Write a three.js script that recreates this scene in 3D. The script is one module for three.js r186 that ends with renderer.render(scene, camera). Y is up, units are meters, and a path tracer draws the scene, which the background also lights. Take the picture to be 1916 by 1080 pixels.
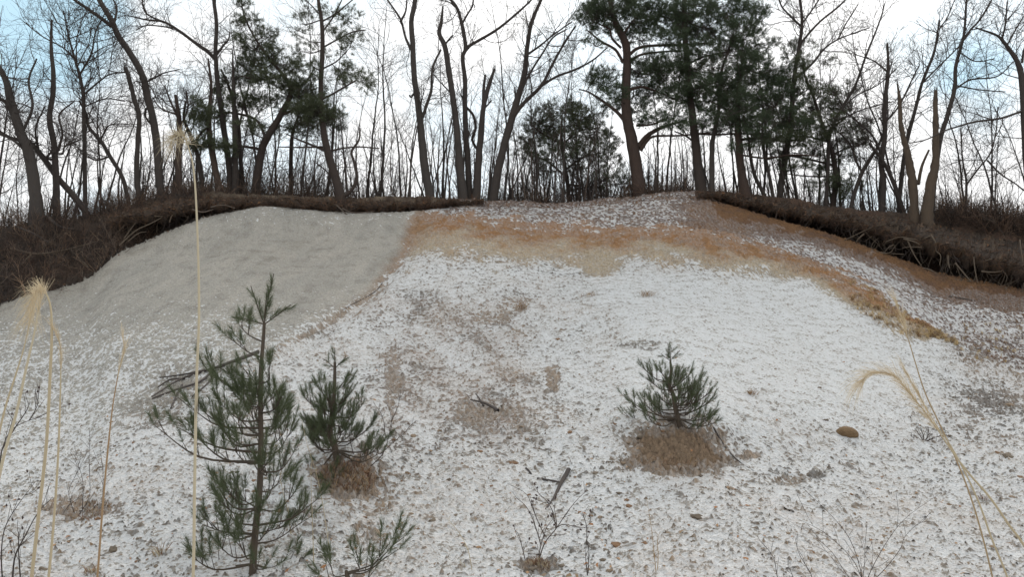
import * as THREE from 'three';

// ---------------------------------------------------------------- camera, sky, sun, exposure
const EYE = 1.6, PITCH = 10 * Math.PI / 180, F = 1484, CP = Math.cos(PITCH), SP = Math.sin(PITCH);
const scene = new THREE.Scene();
const camera = new THREE.PerspectiveCamera(2 * Math.atan(540 / F) * 180 / Math.PI, 1916 / 1080, 0.05, 2000);
camera.position.set(0, EYE, 0);
camera.rotation.x = PITCH;
scene.add(camera);
const renderer = new THREE.WebGLRenderer({ antialias: true });
renderer.toneMapping = THREE.LinearToneMapping;
renderer.toneMappingExposure = 1.03;
renderer.shadowMap.enabled = true;

// seeded random numbers and gradient noise
function rng(seed) { let s = seed | 0; return () => { s = (s + 0x6d2b79f5) | 0; let t = Math.imul(s ^ (s >>> 15), 1 | s); t = (t + Math.imul(t ^ (t >>> 7), 61 | t)) ^ t; return ((t ^ (t >>> 14)) >>> 0) / 4294967296; }; }
const PERM = new Uint8Array(512);
{ const r = rng(7), p = [...Array(256).keys()]; for (let i = 255; i > 0; i--) { const j = Math.floor(r() * (i + 1)); [p[i], p[j]] = [p[j], p[i]]; } for (let i = 0; i < 512; i++) PERM[i] = p[i & 255]; }
const GX = new Float32Array(256), GY = new Float32Array(256);
for (let i = 0; i < 256; i++) { GX[i] = Math.cos(i * 2.399963); GY[i] = Math.sin(i * 2.399963); }
function noise(x, y) {
  const xf = Math.floor(x), yf = Math.floor(y), X = xf & 255, Y = yf & 255; x -= xf; y -= yf;
  const u = x * x * x * (x * (x * 6 - 15) + 10), v = y * y * y * (y * (y * 6 - 15) + 10);
  const a = PERM[PERM[X] + Y], b = PERM[PERM[X + 1] + Y], c = PERM[PERM[X] + Y + 1], d = PERM[PERM[X + 1] + Y + 1];
  const n0 = GX[a] * x + GY[a] * y, n1 = GX[b] * (x - 1) + GY[b] * y, n2 = GX[c] * x + GY[c] * (y - 1), n3 = GX[d] * (x - 1) + GY[d] * (y - 1);
  return 1.5 * (n0 + u * (n1 - n0) + v * (n2 + u * (n3 - n2) - n0 - u * (n1 - n0)));
}
const fbm = (x, y, n) => { let s = 0, a = 1, t = 0; for (let i = 0; i < n; i++) { s += a * noise(x + i * 17.3, y - i * 9.1); t += a; a *= 0.5; x *= 2.03; y *= 2.03; } return s / t; };
const clamp = (x, a = 0, b = 1) => Math.min(b, Math.max(a, x)), lerp = (a, b, t) => a + (b - a) * t;
const sst = (a, b, x) => { const t = clamp((x - a) / (b - a)); return t * t * (3 - 2 * t); };
// a smooth curve through [x, y] pairs
function curve(pts) {
  const X = pts.map((p) => p[0]), Y = pts.map((p) => p[1]), n = X.length;
  return (x) => {
    if (x <= X[0]) return Y[0]; if (x >= X[n - 1]) return Y[n - 1];
    let i = 0; while (x > X[i + 1]) i++;
    const h = X[i + 1] - X[i], t = (x - X[i]) / h;
    const m0 = i > 0 ? (Y[i + 1] - Y[i - 1]) / (X[i + 1] - X[i - 1]) * h : Y[i + 1] - Y[i], m1 = i < n - 2 ? (Y[i + 2] - Y[i]) / (X[i + 2] - X[i]) * h : Y[i + 1] - Y[i];
    const t2 = t * t, t3 = t2 * t;
    return (2 * t3 - 3 * t2 + 1) * Y[i] + (t3 - 2 * t2 + t) * m0 + (-2 * t3 + 3 * t2) * Y[i + 1] + (t3 - t2) * m1;
  };
}

// the sky: bright broken cloud with blue gaps, the same kind of sky all round
{
  const GAPS = [[-60, -60, 0.16, 0.3], [120, 110, 0.11, 0.5], [80, 300, 0.12, -0.32], [250, 340, 0.1, -0.2], [1780, 110, 0.085, 0.75], [1960, 350, 0.12, -0.25], [700, 230, 0.05, 0.25], [900, 120, 0.22, -0.6], [1300, 200, 0.25, -0.6], [330, 60, 0.07, -0.25]].map(([px, py, r, k]) => { const u = (px - 958) / F, v = (540 - py) / F, d = new THREE.Vector3(u, v * CP + SP, -(CP - v * SP)).normalize(); return [d.x, d.y, d.z, r, k]; });  // where the cloud parts
  const W = 1024, Hh = 512, data = new Float32Array(W * Hh * 4);
  for (let j = 0; j < Hh; j++) for (let i = 0; i < W; i++) {
    const el = ((j + 0.5) / Hh - 0.5) * Math.PI, az = ((i + 0.5) / W - 0.5) * 2 * Math.PI;
    const y = Math.sin(el), c = Math.cos(el), x = c * Math.cos(az), z = c * Math.sin(az);
    const k = 1 / (Math.max(y, 0) + 0.45), sx = x * k, sz = z * k;
    let n = fbm(sx * 2.1 + 14.28, sz * 2.1 + 31.37, 5) + 0.35 * fbm(sx * 5 + 3, sz * 5 - 8, 4) - 0.03;
    for (const [gx, gy, gz, rad, k] of GAPS) { const a = Math.acos(clamp(x * gx + y * gy + z * gz, -1, 1)) / rad; if (a < 2.5) n += k * Math.exp(-a * a); }
    const gap = Math.max(0.72 * sst(0.06, 0.55, n), 0.3 * sst(-0.12, 0.25, fbm(sx * 4 + 20, sz * 4 + 3, 4)));
    const toSun = Math.acos(clamp(x * 0.2 + y * 0.68 - z * 0.70, -1, 1)), cloud = 0.98 + 0.26 * fbm(sx * 3 - 5, sz * 3 + 2, 4) + 0.45 * Math.exp(-((toSun / 0.8) ** 2));
    const o = (j * W + i) * 4;
    data[o] = lerp(cloud, 0.42, gap); data[o + 1] = lerp(cloud * 1.0, 0.78, gap); data[o + 2] = lerp(cloud, 1.0, gap); data[o + 3] = 1;
  }
  const t = new THREE.DataTexture(data, W, Hh, THREE.RGBAFormat, THREE.FloatType);
  t.mapping = THREE.EquirectangularReflectionMapping; t.magFilter = THREE.LinearFilter; t.needsUpdate = true;
  scene.background = t; scene.environment = t;
}
const sun = new THREE.DirectionalLight(0xfff1e0, 1.0);       // a veiled sun behind the ridge
sun.position.set(14, 42, -52); sun.target.position.set(0, 4, -18);
sun.castShadow = true; sun.shadow.radius = 24; sun.shadow.mapSize.set(2048, 2048);
Object.assign(sun.shadow.camera, { left: -45, right: 45, top: 45, bottom: -45, near: 1, far: 160 });
scene.add(sun, sun.target);

// ---------------------------------------------------------------- photo pixel <-> place
const tanEl = (py) => { const v = (540 - py) / F; return (v * CP + SP) / (CP - v * SP); };
function at(px, py, D) { const u = (px - 958) / F, v = (540 - py) / F, k = D / (CP - v * SP); return new THREE.Vector3(u * k, EYE + (v * CP + SP) * k, -D); }
function pix(X, Y, D) { const f = D * CP + (Y - EYE) * SP, u = (Y - EYE) * CP - D * SP; return [958 + F * X / f, 540 - F * u / f]; }

// ---------------------------------------------------------------- the hillside
const cE = curve([[-300, 640], [0, 582], [60, 557], [120, 542], [180, 520], [230, 474], [270, 455], [340, 424], [400, 403], [450, 393], [490, 386], [560, 391], [640, 398], [720, 398], [790, 394], [860, 388], [960, 388], [1050, 390], [1180, 380], [1300, 372], [1370, 386], [1450, 410], [1530, 431], [1600, 455], [1680, 487], [1750, 512], [1830, 528], [1916, 545], [2200, 600]]);
const cS = curve([[-300, 455], [0, 430], [60, 425], [130, 414], [200, 400], [260, 385], [340, 366], [450, 366], [640, 371], [800, 371], [860, 375], [960, 378], [1050, 382], [1180, 370], [1330, 360], [1450, 372], [1600, 394], [1700, 402], [1800, 422], [1916, 440], [2200, 480]]);
const cDe = curve([[-300, 17], [0, 19.5], [230, 21.8], [500, 24], [800, 25], [1300, 25], [1600, 22.6], [1916, 19.5], [2200, 17]]);
const cDs = curve([[-300, 22], [0, 23.2], [230, 24.4], [400, 25], [500, 25.2], [800, 26], [1300, 26], [1400, 26], [1600, 25.2], [1916, 22.6], [2200, 20.5]]);
const cUnder = curve([[1300, 0], [1380, 1], [2200, 1]]), cUnderL = curve([[200, 0.2], [260, 0.9], [380, 0.8], [800, 0.8], [860, 0]]);
const FOOT = 7.5;
function column(a) {
  const px = 958 + F * a * 0.967, De = cDe(px), Ds = cDs(px);
  return { px, De, Ds, Ye: EYE + De * tanEl(cE(px)), Ys: EYE + Ds * tanEl(cS(px)), under: Math.max(cUnder(px), cUnderL(px) * (px < 1000 ? 1 : 0)) };
}
function profile(c, D) {
  if (D <= c.De) { const k = 0.035, t0 = (D - FOOT) / (c.De - FOOT), t = k * Math.log(1 + Math.exp(Math.min(t0 / k, 40))), u = t0 / k > 39 ? t0 : t; return c.Ye * (0.74 * u + 0.26 * u * u); }
  if (D <= c.Ds) { const t = (D - c.De) / (c.Ds - c.De), s = lerp(sst(-0.25, 1.0, t) * 1.0, 0.08 * t + 0.92 * sst(0.45, 0.96, t), c.under); const s0 = lerp(sst(-0.25, 1, 0), 0, c.under); return c.Ye + (c.Ys - c.Ye) * (s - s0) / (1 - s0); }
  const q = D - c.Ds; return c.Ys - 0.015 * q - 0.14 * Math.max(0, q - 3) ** 1.15 * (q > 3 ? 1 : 0);
}
const cGully = curve([[380, 790], [420, 772], [470, 748], [520, 716], [550, 688], [580, 642], [620, 580], [660, 510], [700, 440], [740, 350], [800, 240], [900, 90], [1080, -120]]);
const cTop = curve([[740, 404], [800, 400], [850, 404], [960, 412], [1080, 424], [1180, 426], [1250, 425], [1340, 434], [1420, 455], [1500, 480], [1580, 512], [1640, 545], [1700, 588], [1760, 622], [1850, 668], [1916, 700]]);
const cBot = curve([[740, 500], [770, 480], [800, 464], [850, 470], [960, 482], [1080, 492], [1180, 482], [1280, 492], [1380, 505], [1480, 520], [1560, 548], [1620, 590], [1680, 622], [1760, 634], [1850, 672], [1916, 702]]);
// shape of the slope: metres of height added to the smooth profile (geometry only, no colour is set here)
function reliefHeight(X, D, c, px, py) {
  const fade = 1 - sst(c.De - 1.5, c.De, D), far = sst(FOOT - 2, FOOT + 1, D), gd = px - cGully(py), foot = cBot(px);
  const hollowDepth = 0.30 * far * sst(20, -160, gd) * sst(1000, 700, py);
  const runnelDepth = 0.16 * Math.exp(-(((gd - 4) / 26) ** 2)) * sst(760, 620, py);
  const bulge = 0.22 * far * Math.exp(-(((px - 1180) / 330) ** 2)) * sst(480, 640, py) * sst(980, 760, py);
  const scarpStep = sst(760, 830, px) * sst(1780, 1650, px) * (0.13 * sst(foot + 26, foot - 6, py) - 0.1 * sst(foot - 10, foot - 70, py));
  const pineMounds = 0.22 * Math.exp(-(((px - 1268) / 105) ** 2 + ((py - 818) / 42) ** 2)) + 0.25 * Math.exp(-(((px - 655) / 80) ** 2 + ((py - 880) / 45) ** 2));
  const swells = (fade * 0.85 + 0.15) * far * (0.26 * fbm(X * 0.24 + 3, D * 0.24, 2) + 0.07 * fbm(X * 0.9, D * 0.9, 2));
  const bankLumps = (px < 420 ? 0.2 : 0.09) * (1 - fade) * fbm(X * 1.3 + 9, D * 1.3, 3) * sst(c.De, c.De + 0.5, D);
  return fade * (bulge + scarpStep + pineMounds - hollowDepth - runnelDepth) + swells + bankLumps;
}
function H(X, D) {
  if (D < 5) return 0.05 * noise(X * 0.5, D * 0.5);
  const c = column(clamp(X / D, -1.4, 1.4)), y = profile(c, D), [px, py] = pix(X, y, D);
  return y + reliefHeight(X, D, c, px, py);
}
function hit(px, py) {                                                   // where the line of sight through a photo pixel meets the ground
  const v = (540 - py) / F, kx = (px - 958) / F / (CP - v * SP), ky = (v * CP + SP) / (CP - v * SP);
  let lo = 5; for (let D = 5; D < 40; D += 0.1) { if (EYE + ky * D < H(kx * D, D)) { for (let i = 0, hi = D; i < 18; i++) { const m = (lo + hi) / 2; if (EYE + ky * m < H(kx * m, m)) hi = m; else lo = m; } break; } lo = D; }
  return new THREE.Vector3(kx * lo, H(kx * lo, lo), -lo);
}
const onGround = (X, D, dy = 0) => new THREE.Vector3(X, H(X, D) + dy, -D);

// what the ground is made of at a place: colour of the bare earth, share under snow, roughness of the clods
const mix3 = (a, b, t) => [lerp(a[0], b[0], t), lerp(a[1], b[1], t), lerp(a[2], b[2], t)];
const GREY = [0.42, 0.387, 0.335], GREY2 = [0.49, 0.445, 0.38], WARM = [0.36, 0.265, 0.185], PINK = [0.31, 0.215, 0.155], OCHRE = [0.365, 0.19, 0.083], TAN = [0.50, 0.385, 0.25], UMBER = [0.15, 0.085, 0.055], RUST = [0.22, 0.11, 0.045], HUMUS = [0.026, 0.02, 0.016], LITTER = [0.075, 0.05, 0.035], NEEDLE = [0.25, 0.17, 0.108], DUN = [0.17, 0.142, 0.112];
const cCovL = curve([[380, 0.2], [420, 0.1], [500, 0.08], [560, 0.2], [620, 0.42], [680, 0.56], [740, 0.66], [860, 0.73], [1080, 0.8]]);
const BARE = [[1268, 844, 98, 50, 1, NEEDLE], [655, 890, 66, 42, 0.9, NEEDLE], [690, 930, 60, 60, 0.35, WARM], [890, 776, 44, 20, 0.55, WARM], [1122, 492, 38, 26, 0.75, TAN], [1010, 785, 66, 30, 0.22, WARM], [1165, 806, 40, 20, 0.3, DUN], [960, 575, 30, 18, 0.4, WARM], [920, 600, 36, 10, 0.5, WARM], [1035, 708, 14, 22, 0.8, WARM], [735, 715, 16, 60, 0.5, WARM], [1200, 648, 60, 8, 0.6, DUN], [1145, 605, 20, 50, 0.28, WARM], [300, 775, 70, 30, 0.35, DUN], [330, 715, 60, 40, 0.3, DUN], [1840, 660, 70, 30, 0.25, UMBER], [1850, 760, 60, 30, 0.2, UMBER], [1400, 850, 22, 9, 0.8, WARM], [1480, 902, 34, 9, 0.55, WARM], [1530, 890, 20, 8, 0.5, DUN], [150, 955, 90, 22, 0.4, NEEDLE], [560, 985, 60, 30, 0.3, DUN], [1005, 1056, 40, 14, 0.7, NEEDLE], [690, 1010, 40, 30, 0.3, WARM], [760, 600, 130, 14, 0.12, WARM], [700, 480, 60, 26, 0.0, GREY]];
function ground(X, D, c, px, py) {
  const w = 16 * fbm(X * 1.1, D * 1.1, 3), w2 = 30 * fbm(X * 0.5 + 40, D * 0.5, 3), n1 = fbm(X * 0.7 + 5, D * 0.7, 3), n2 = fbm(X * 2.6, D * 2.6 + 30, 3);
  if (D > c.De + 0.02) {                                                  // the banks under the trees and the wooded top
    let col = mix3(LITTER, HUMUS, clamp(0.5 + n1 + n2)), cov = 0.02;
    const bank = D < c.Ds;
    if (bank && px > 1300) { col = mix3(LITTER, UMBER, clamp(0.2 + n1 + n2)); }
    else if (bank && px > 860) { col = mix3(UMBER, RUST, clamp(0.3 + n2)); cov = 0.5; }
    else if (bank && px > 380) { col = mix3(LITTER, [0.26, 0.2, 0.14], clamp(0.35 + n2)); }
    return { col, cov, amp: px < 400 ? 0.06 : 0.03, tint: 0 };
  }
  const gd = px - cGully(py) + w, left = sst(18 + 50 * sst(520, 640, py), -18 - 50 * sst(520, 640, py), gd + 40 * n2 * sst(520, 640, py));
  // left hollow: grey sand, a thin frosting that thickens downhill
  const rill = noise((X - 0.12 * D) * 2.3 + 60, D * 0.22) + 0.5 * noise((X - 0.12 * D) * 6 + 9, D * 0.5);
  const colL = mix3(mix3(GREY, GREY2, clamp(0.5 + n1 * 1.2 + 0.5 * rill)), DUN, 0.35 * clamp(n2 * 2));
  let covL = cCovL(py) + 0.12 * n1 + 0.07 * rill + 0.14 * sst(60, 0, py - cE(px)) * sst(360, 450, px) - 0.3 * sst(26, 0, py - cE(px)) * sst(700, 560, px) * sst(380, 300, px);
  // mound on the right
  const streak = 0.9 * noise((X + 0.42 * D) * 1.15, D * 0.3 + 7) + 0.6 * noise((X + 0.42 * D) * 2.4 + 3, D * 0.55);
  const mid = sst(640, 740, px) * sst(1060, 930, px) * sst(520, 580, py) * sst(900, 800, py);
  const pale = sst(1050, 1220, px) * sst(1800, 1660, px) * sst(500, 540, py) * sst(830, 700, py);
  let colR = mix3(mix3(DUN, WARM, clamp(0.5 + n1 * 1.5)), PINK, 0.7 * mid * clamp(0.6 + n2));
  colR = mix3(colR, GREY2, 0.6 * pale);
  let covR = 0.79 - 0.13 * mid + 0.17 * pale + (0.10 + 0.16 * mid) * streak * sst(880, 800, py) + 0.09 * n1 + 0.08 * n2; covR = Math.max(covR, 0.40);
  covR -= 0.16 * sst(1760, 1850, px) * sst(820, 760, py);
  // ochre band and the brown earth above it
  if (px > 690) {
    const T = cTop(px) + w * 1.2 + 10 * n2, B = cBot(px) + w * 1.8 + 16 * n2 + 4 + 22 * streak * sst(1500, 1300, px), hh = Math.max(8, B - T), t = (py - T) / hh;
    const inX = sst(735, 790, px + w), inBand = inX * sst(-0.16, 0.02, t) * sst(1.45, 0.72, t) * sst(1800, 1740, px);
    const band = mix3(mix3(OCHRE, RUST, clamp(n2 * 1.5 - 0.1)), mix3(TAN, OCHRE, clamp(0.6 * n1)), sst(0.25, 0.85, t + 0.3 * n2));
    colR = mix3(colR, band, inBand);
    covR = lerp(covR, 0.06 + 0.5 * n2 + 0.3 * sst(0.35, 0.0, t) + 0.3 * sst(0.45, 0.95, t) + 0.1 * sst(820, 760, px), inBand);
    const above = sst(0.06, -0.14, t) * sst(800, 840, px + w);
    const e = cE(px), strip = sst(1290, 1360, px) * sst(e + 46 + w2 * 0.7 + 20 * n2 + 12 * sst(1650, 1800, px), e + 4 + w2 * 0.5 + 14 * n2, py);
    colR = mix3(colR, mix3(UMBER, RUST, clamp(0.25 + n2 * 1.4 + 0.5 * sst(1240, 1330, px) * sst(1450, 1340, px))), above);
    covR = lerp(covR, 0.53 + 0.16 * n1 + 0.10 * sst(1400, 1550, px) - 0.3 * sst(1230, 1320, px) * sst(1430, 1350, px), above);
    colR = mix3(colR, mix3(RUST, UMBER, clamp(0.3 + n2 + n1)), strip); covR = lerp(covR, -0.1, strip);
  }
  let col = mix3(colR, colL, left), cov = lerp(covR, covL, left);
  // warm soil in the runnel between the two
  const run = Math.exp(-(((gd - 8) / 13) ** 2)) * sst(720, 600, py); col = mix3(col, mix3(WARM, OCHRE, sst(560, 460, py) * 0.6), run * 0.8); cov -= 0.5 * run * clamp(0.6 + n2 * 2);
  for (const [x, y, rx, ry, s, k] of BARE) {
    const d = Math.hypot((px - x + w) / rx, (py - y + w * 0.5) / ry); if (d > 1.5) continue;
    const m = s * sst(1.35, 0.55, d + 0.5 * n2); col = mix3(col, k, Math.min(1, m * 1.2)); cov = lerp(cov, k === NEEDLE ? -0.02 : 0.12, m * (k === NEEDLE ? 1 : 0.85));
  }
  const amp = lerp(0.029, 0.0125, Math.max(left * sst(700, 560, py), pale * 0.6)) * (1 + 0.3 * n1);
  return { col, cov: clamp(cov, -0.15, 0.97), amp, dust: lerp(1, 0.55, left), tint: (1 - left) * clamp(0.10 + 0.22 * mid * (0.6 - streak) + 0.2 * n1) };
}
// clods: the small relief of the bare earth, in units of about one standard deviation
const clod = (X, D) => { const x = X / 1.75 + 0.05 * noise(X * 5, D * 5), d = D * 1.1 + 0.05 * noise(X * 4 + 9, D * 4); return (0.45 * noise(x * 7, d * 7) + 0.85 * noise(x * 19, d * 19) + 1.6 * noise(x * 40 + 31, d * 36)) / 0.66; };

const noiseTex = (size, freq, oct, lo, hi, seed) => {                      // tiling grey noise
  const d = new Uint8Array(size * size * 4);
  for (let j = 0; j < size; j++) for (let i = 0; i < size; i++) {
    const u = i / size, v = j / size, f = (a, b) => fbm(a * freq + seed, b * freq + seed * 0.7, oct);
    const n = (f(u, v) * (1 - u) * (1 - v) + f(u - 1, v) * u * (1 - v) + f(u, v - 1) * (1 - u) * v + f(u - 1, v - 1) * u * v) / Math.sqrt((u * u + (1 - u) ** 2) * (v * v + (1 - v) ** 2));
    const g = clamp(lerp(lo, hi, 0.5 + 0.9 * n)) * 255, o = (j * size + i) * 4; d[o] = d[o + 1] = d[o + 2] = g; d[o + 3] = 255;
  }
  const t = new THREE.DataTexture(d, size, size); t.wrapS = t.wrapT = THREE.RepeatWrapping; t.magFilter = THREE.LinearFilter; t.needsUpdate = true; return t;
};
const grainBump = noiseTex(1024, 44, 4, 0, 1, 3), grainTone = noiseTex(1024, 50, 4, 0.68, 1.18, 11);
grainBump.repeat.set(0.5, 0.8); grainTone.repeat.set(0.41, 0.66);
grainTone.colorSpace = THREE.NoColorSpace;
const matEarth = new THREE.MeshStandardMaterial({ vertexColors: true, roughness: 0.95, bumpMap: grainBump, bumpScale: 0.035, map: grainTone });
const speckle = (() => {                                                   // grains of sand and soil blown over the snow
  const S = 1024, d = new Uint8Array(S * S * 4), t = (f, u, v) => f(u, v) * (1 - u) * (1 - v) + f(u - 1, v) * u * (1 - v) + f(u, v - 1) * (1 - u) * v + f(u - 1, v - 1) * u * v;
  for (let j = 0; j < S; j++) for (let i = 0; i < S; i++) {
    const u = i / S, v = j / S, nm = Math.sqrt((u * u + (1 - u) ** 2) * (v * v + (1 - v) ** 2)), a = t((x, y) => fbm(x * 40, y * 62, 3), u, v) / nm, b = t((x, y) => noise(x * 9 + 3, y * 14), u, v) / nm, k = 0.85 * sst(0.13, 0.36, a + 0.35 * b), g = 1 + 0.12 * a, o = (j * S + i) * 4;
    d[o] = 255 * clamp(lerp(0.97 * g, 0.42, k)); d[o + 1] = 255 * clamp(lerp(0.97 * g, 0.37, k)); d[o + 2] = 255 * clamp(lerp(0.97 * g, 0.31, k)); d[o + 3] = 255;
  }
  const x = new THREE.DataTexture(d, S, S); x.wrapS = x.wrapT = THREE.RepeatWrapping; x.magFilter = THREE.LinearFilter; x.repeat.set(0.43, 0.43); x.needsUpdate = true; return x;
})();
const matSnow = new THREE.MeshStandardMaterial({ vertexColors: true, roughness: 0.85, bumpMap: grainBump, bumpScale: 0.025, map: speckle });

function meshFrom(name, pos, col, idx, mat, uvScale = 1) {
  const g = new THREE.BufferGeometry(); g.setAttribute('position', new THREE.BufferAttribute(pos, 3));
  if (col) g.setAttribute('color', new THREE.BufferAttribute(col, 3));
  const uv = new Float32Array(pos.length / 3 * 2); for (let i = 0; i < uv.length / 2; i++) { uv[2 * i] = pos[3 * i] * uvScale; uv[2 * i + 1] = -pos[3 * i + 2] * 1.15 * uvScale; }
  g.setAttribute('uv', new THREE.BufferAttribute(uv, 2)); g.setIndex(new THREE.BufferAttribute(idx, 1)); g.computeVertexNormals();
  const m = new THREE.Mesh(g, mat); m.name = name; m.castShadow = m.receiveShadow = true; return m;
}
{
  const as = []; const A1 = 0.735, NC = 820;
  for (let i = 26; i > 0; i--) as.push(-A1 - 0.62 * (i / 26) ** 1.6);
  for (let i = 0; i <= NC; i++) as.push(lerp(-A1, A1, i / NC));
  for (let i = 1; i <= 26; i++) as.push(A1 + 0.62 * (i / 26) ** 1.6);
  const NEAR = 22, MAIN = 490, BANK = 56, BACK = 26, rows = NEAR + MAIN + BANK + BACK + 1, nc = as.length;
  const P = new Float32Array(nc * rows * 3), C = new Float32Array(nc * rows * 3), S = new Float32Array(nc * rows * 3), SC = new Float32Array(nc * rows * 3), gap = new Float32Array(nc * rows);
  for (let i = 0; i < nc; i++) {
    const a = as[i], c = column(a), Ds = [];
    for (let k = 0; k < NEAR; k++) Ds.push(lerp(0.6, 7.4, k / NEAR));
    const M = 240, ds = [], es = []; let acc = 0, pe = null;                   // rows spread so that they look evenly spaced from the path
    for (let k = 0; k <= M; k++) { const D = lerp(7.4, c.De, k / M), e = (profile(c, D) - EYE) / D; if (pe !== null) acc += Math.max(0.0003, e - pe) + 0.0006; pe = e; ds.push(D); es.push(acc); }
    let q = 0; for (let k = 0; k < MAIN; k++) { const want = acc * k / MAIN; while (es[q + 1] < want) q++; Ds.push(lerp(ds[q], ds[q + 1], (want - es[q]) / (es[q + 1] - es[q]))); }
    for (let k = 0; k < BANK; k++) Ds.push(lerp(c.De, c.Ds, k / BANK));
    for (let k = 0; k <= BACK; k++) Ds.push(c.Ds + 38 * (k / BACK) ** 2);
    for (let j = 0; j < rows; j++) {
      const D = Ds[j], X = a * D, y = H(X, D), [px, py] = D > 4 ? pix(X, y, D) : [958 + F * a, 1500], g = ground(X, D, c, px, Math.min(py, 1400));
      const o = (i * rows + j) * 3, n = clod(X, D);
      P[o] = X; P[o + 1] = y + g.amp * n * 0.9; P[o + 2] = -D;
      const tone = 1 + (g.dust === undefined || g.dust > 0.8 ? 1 : 0.45) * (0.22 * noise(X * 9, D * 9) + 0.12 * noise(X * 31, D * 31)), frost = clamp((g.cov > 0.02 ? 0.22 + 0.22 * g.cov : 0) * (g.dust ?? 1) * (0.6 + 1.4 * noise(X * 19 + 3, D * 23))) * (g.cov > 0.02 ? 1 : 0);
      for (let k = 0; k < 3; k++) C[o + k] = lerp(g.col[k] * tone, 0.62, frost);
      const z = g.cov, off = z < 0.01 ? -3.2 : 1.55 * (2 * z - 1) + 0.75 * (2 * z - 1) ** 3;                  // height above which earth pokes through
      S[o] = X; S[o + 1] = y + g.amp * 0.9 * (0.76 * off + 0.22 * noise(X * 7, D * 7) + 0.38 * n); S[o + 2] = -D; gap[i * rows + j] = S[o + 1] - P[o + 1];
      const thin = clamp(0.24 - 0.17 * (off - n) + 0.12 * noise(X * 12, D * 14) + g.tint, 0.03, 0.5);
      for (let k = 0; k < 3; k++) SC[o + k] = lerp([0.745, 0.742, 0.738][k], g.col[k], thin);
    }
  }
  const idx = [], sid = [];
  for (let i = 0; i < nc - 1; i++) for (let j = 0; j < rows - 1; j++) {
    const a = i * rows + j, b = a + rows; idx.push(a, b, a + 1, b, b + 1, a + 1);
    const m = (p, q, r) => Math.max(gap[p], gap[q], gap[r]);
    if (m(a, b, a + 1) > -0.001) sid.push(a, b, a + 1); if (m(b, b + 1, a + 1) > -0.001) sid.push(b, b + 1, a + 1);
  }
  const earth = meshFrom('hillside', P, C, Uint32Array.from(idx), matEarth); earth.userData = { kind: 'structure', label: 'eroded sandy hillside with an ochre band under the wooded ridge', category: 'hillside' }; scene.add(earth);
  const map = new Int32Array(nc * rows).fill(-1), sp = [], sc = []; let cnt = 0;
  const ri = Uint32Array.from(sid, (v) => { if (map[v] < 0) { map[v] = cnt++; sp.push(S[3 * v], S[3 * v + 1], S[3 * v + 2]); sc.push(SC[3 * v], SC[3 * v + 1], SC[3 * v + 2]); } return map[v]; });
  const snow = meshFrom('snow_cover', Float32Array.from(sp), Float32Array.from(sc), ri, matSnow); snow.userData = { kind: 'structure', label: 'thin broken snow lying on the sandy hillside', category: 'snow' }; scene.add(snow);
  console.log('hillside tris', idx.length / 3, 'snow tris', sid.length / 3);
  const gm = new THREE.Mesh(new THREE.CircleGeometry(900, 48), new THREE.MeshStandardMaterial({ color: new THREE.Color().setRGB(0.42, 0.41, 0.4), roughness: 1 })); gm.rotation.x = -Math.PI / 2; gm.position.y = -0.3; gm.name = 'ground'; gm.receiveShadow = true; gm.userData = { kind: 'structure', label: 'snowy ground around the hill', category: 'ground' }; scene.add(gm);
}

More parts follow.
